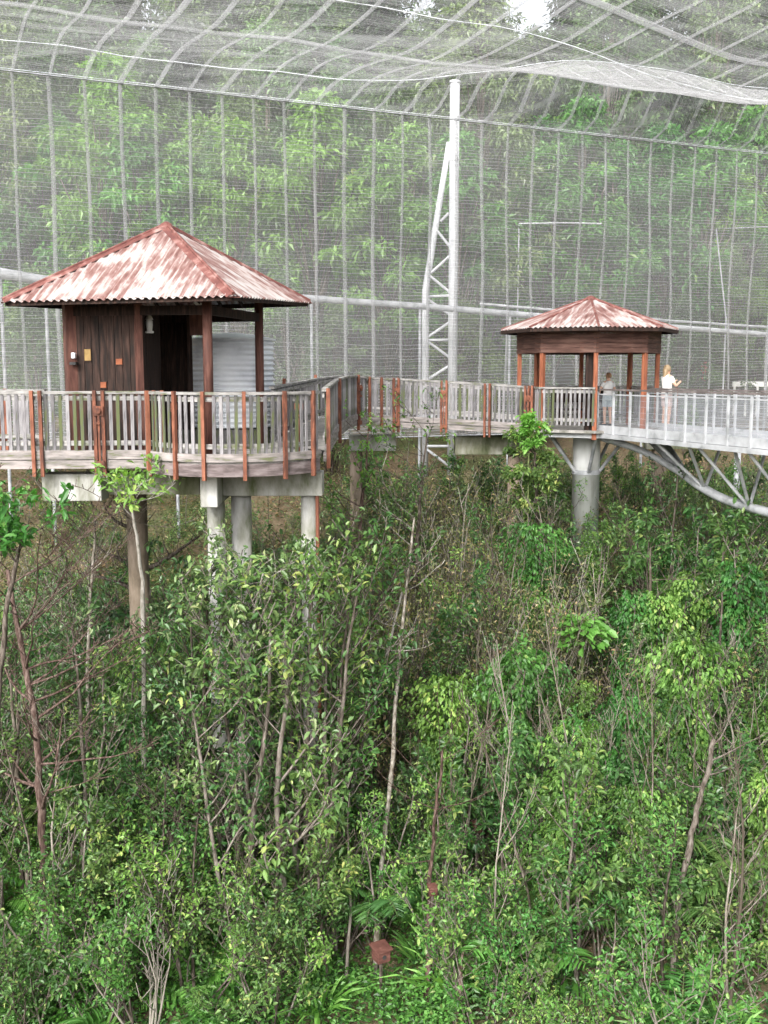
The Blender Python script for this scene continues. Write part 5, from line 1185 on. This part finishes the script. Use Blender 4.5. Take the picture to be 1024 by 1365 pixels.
link('leaves', big.mesh('leaves', M['leaf_bright'], org=tuple(origin_of(rt)), curl=.16), rt); mbp.build('leaf_stalks', M['greenstem'], rt)
single('fern', 690, 1310, 'largest bright fern with arching fronds at the bottom right of centre', 'fern', 1.5, 0)
single('palm_sapling', 742, 1290, 'low palm with drooping palmate fronds right of centre near the bottom', 'palm', .75, 1)
single('taro_plant', 780, 1200, 'plant of large heart shaped leaves in the lower right', 'plant', 1.1, 0)
single('strap_leaf_plant', 600, 1330, 'tall grassy clump of light strap leaves beside the dark bottom stem', 'plant', 1.4, 1)
single('strap_leaf_plant', 425, 1350, 'grassy strap leaved clump at the bottom left of centre', 'plant', 1.2, 2)
single('broadleaf_shrub:light', 100, 1372, 'pale yellow green leafy shrub in the bottom left corner', 'shrub', .75, 0)
tall_single('vine_clad_tree', 826, 1000, 17.5, 4.3, 'tall column of hanging yellow green vine in the lower right', 'tree', 0)
tall_single('vine_clad_tree', 770, 905, 20.5, 4.3, 'column of vine directly below the bright umbrella of large leaves', 'tree', 1)
tall_single('vine_clad_tree', 795, 705, 26.9, 4.3, 'vine climbing beside the right side of the tall round pier', 'tree', 2)
tall_single('vine_clad_tree', 985, 745, 22, 4.3, 'narrow vine clad tree under the bridge tube near the right edge', 'tree', 0)
tall_single('vine_clad_tree', 925, 850, 19, 4.3, 'wide vine clad tree left of the narrow one near the right edge', 'tree', 1)
p = at(803, 320, 1); single('broadleaf_shrub:light', 924, 350, 'bright green young shrub seen above the bridge handrail', 'shrub', .8, 1, Y=41)
mb = MB(); tips = []; grow(mb, (0, 0, 0), (0, 0, 1), 1.2, .02, 1, tips, nch=6, spread=.8, lenf=.4); fo = Fol(); leaf_tips(fo, tips, 8, .12, .5); proto('red_leaved_shrub', mb, fo, fmat='leaf_red')
put('red_leaved_shrub', at(939, 500, 44).x, 44, 'small red leaved shrub beyond the bridge handrail', 'shrub', None, .9, z=at(939, 508, 44).z - .4)
def lit_tree(kind, px_, top, Y, h0, label, var=0):
    d_ = (Vector((xat(px_, Y, 450), Y, 0)) - W0).dot(wn_); Y += max(0, d_ + 4.5) * 1.1
    p = at(px_, top, Y); g = float(ground(p.x, Y)); put(kind, p.x, Y, label, 'tree', None, (p.z - g) / h0, var=var)
lit_tree('understorey_tree:light', 705, 195, 47, 9, 'layered light green tree beside the mast above the far pavilion', 0)
lit_tree('understorey_tree:light', 900, 210, 49, 9, 'spreading light green tree behind the net at the upper right', 1)
lit_tree('understorey_tree', 440, 415, 39, 8, 'grey green bushy tree behind the net right of the near pavilion', 0)
lit_tree('understorey_tree', 660, 440, 41, 8, 'small bushy tree just left of the far pavilion roof', 1)
lit_tree('understorey_tree', 50, 350, 34, 8, 'pale green bushy tree behind the net left of the near pavilion', 2)
lit_tree('understorey_tree:light', 1015, 365, 44, 8, 'light green bushy tree at the right edge above the bridge', 0)

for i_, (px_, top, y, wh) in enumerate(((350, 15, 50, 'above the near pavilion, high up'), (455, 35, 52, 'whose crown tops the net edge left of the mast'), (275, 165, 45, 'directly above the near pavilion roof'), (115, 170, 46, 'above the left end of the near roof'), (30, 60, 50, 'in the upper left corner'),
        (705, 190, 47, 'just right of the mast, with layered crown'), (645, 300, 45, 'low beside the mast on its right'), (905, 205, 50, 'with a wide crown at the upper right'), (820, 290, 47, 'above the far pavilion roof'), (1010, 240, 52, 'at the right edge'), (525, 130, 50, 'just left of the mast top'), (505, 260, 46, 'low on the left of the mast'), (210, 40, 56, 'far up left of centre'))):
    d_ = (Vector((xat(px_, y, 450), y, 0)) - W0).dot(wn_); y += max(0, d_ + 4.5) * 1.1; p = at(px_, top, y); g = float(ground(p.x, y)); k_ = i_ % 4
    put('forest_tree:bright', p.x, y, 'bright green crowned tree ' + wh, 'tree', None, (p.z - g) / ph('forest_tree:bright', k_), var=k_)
# --- ground cover: far too many to count ----------------------------
def cover(name, n, pxr, pyr, hmax, lsz, w, mat, clump=.5):
    px_ = rng.uniform(*pxr, n); py_ = rng.uniform(*pyr, n); Yg = np.linspace(12, 46, 260); cand = []
    v = (682.5 - py_) / F; u = (px_ - 512) / F; dy = CT + v * ST; dz = -ST + v * CT
    k = Yg[None] / dy[:, None]; X = u[:, None] * k; gz = ground(X, np.broadcast_to(Yg[None], X.shape)); hit = (E + dz[:, None] * k) < gz; i = np.where(hit.any(1), hit.argmax(1), len(Yg) - 1)
    r_ = np.arange(n); x = X[r_, i]; y = Yg[i] + rng.uniform(-.1, .1, n)
    pat = np.sin(x * 1.7 + 1.3 * np.sin(y * 1.1)) + np.sin(y * 2.1 + 1.7 * np.sin(x * .8)); keep = (pat > rng.uniform(-2.2, .8, n)); x, y, pat = x[keep], y[keep], pat[keep]; m_ = len(x)
    hh = rng.random(m_) ** .8 * hmax * np.clip(.55 + .3 * pat, .15, 1.2); P = np.stack([x, y, ground(x, y) + hh], 1); az = rng.random(m_) * 6.283
    fo = Fol(); fo.add(P, np.stack([np.cos(az), np.sin(az), rng.uniform(-.5, .35, m_)], 1), lsz * rng.uniform(.6, 1.4, m_), w, np.clip(.35 + .45 * (hh / hmax - .4) + .25 * rng.standard_normal(m_), 0, 1))  # tone gets lighter with height above the ground, plus random scatter
    o = link(name, fo.mesh(name, M[mat], simple=True)); tag(o, kind='stuff'); return o
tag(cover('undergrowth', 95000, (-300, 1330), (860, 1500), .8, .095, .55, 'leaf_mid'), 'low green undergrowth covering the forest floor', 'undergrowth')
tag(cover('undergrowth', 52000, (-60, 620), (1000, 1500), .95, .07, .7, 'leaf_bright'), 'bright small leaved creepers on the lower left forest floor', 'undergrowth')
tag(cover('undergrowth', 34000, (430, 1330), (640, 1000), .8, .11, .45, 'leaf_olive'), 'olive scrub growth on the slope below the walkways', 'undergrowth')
tag(cover('undergrowth', 26000, (-60, 480), (620, 900), .45, .12, .45, 'leaf_olive'), 'thin olive tufts on the brown bank under the near pavilion', 'undergrowth')
tag(cover('leaf_litter', 22000, (-60, 1090), (600, 900), .12, .11, .45, 'leaf_dry'), 'dry brown fallen leaves on the far slope', 'leaf litter')

# ------------------------------------------------------------------ light, sky, camera
w = bpy.data.worlds.new('World'); sc.world = w; w.use_nodes = True; nt = w.node_tree; nt.nodes.clear()
SUN_EL, SUN_AZ = math.radians(36), math.radians(200)   # azimuth clockwise from +Y
sky = nt.nodes.new('ShaderNodeTexSky'); sky.sky_type = 'NISHITA'; sky.sun_disc = False; sky.sun_elevation = SUN_EL; sky.sun_rotation = SUN_AZ
sky.air_density = 1.0; sky.dust_density = 6.0; sky.ozone_density = 1.0
hs = nt.nodes.new('ShaderNodeHueSaturation'); hs.inputs['Saturation'].default_value = .22; nt.links.new(sky.outputs[0], hs.inputs['Color'])
bg = nt.nodes.new('ShaderNodeBackground'); bg.inputs['Strength'].default_value = .15; nt.links.new(hs.outputs[0], bg.inputs['Color'])
wo = nt.nodes.new('ShaderNodeOutputWorld'); nt.links.new(bg.outputs[0], wo.inputs[0])
sl = bpy.data.lights.new('sun', 'SUN'); sl.energy = 1.5; sl.angle = math.radians(14); sl.color = (1, .97, .92)
so = bpy.data.objects.new('sun', sl); COL.objects.link(so)
dv = Vector((math.sin(SUN_AZ) * math.cos(SUN_EL), math.cos(SUN_AZ) * math.cos(SUN_EL), math.sin(SUN_EL)))
so.rotation_euler = dv.to_track_quat('Z', 'Y').to_euler()
cam = bpy.data.cameras.new('camera'); co = bpy.data.objects.new('camera', cam); COL.objects.link(co); sc.camera = co
cam.sensor_fit = 'HORIZONTAL'; cam.sensor_width = 36; cam.lens = 36 * F / 1024; cam.clip_end = 1500; cam.clip_start = .1
co.location = (0, 0, E); co.rotation_euler = (PI / 2 - TH, 0, 0)
vs_ = sc.view_settings; vs_.view_transform = 'Standard'; vs_.look = 'None'; vs_.gamma = 1; vs_.exposure = 1.55
sc.cycles.max_bounces = 6; sc.cycles.transparent_max_bounces = 12; sc.cycles.diffuse_bounces = 3; sc.cycles.use_denoising = True
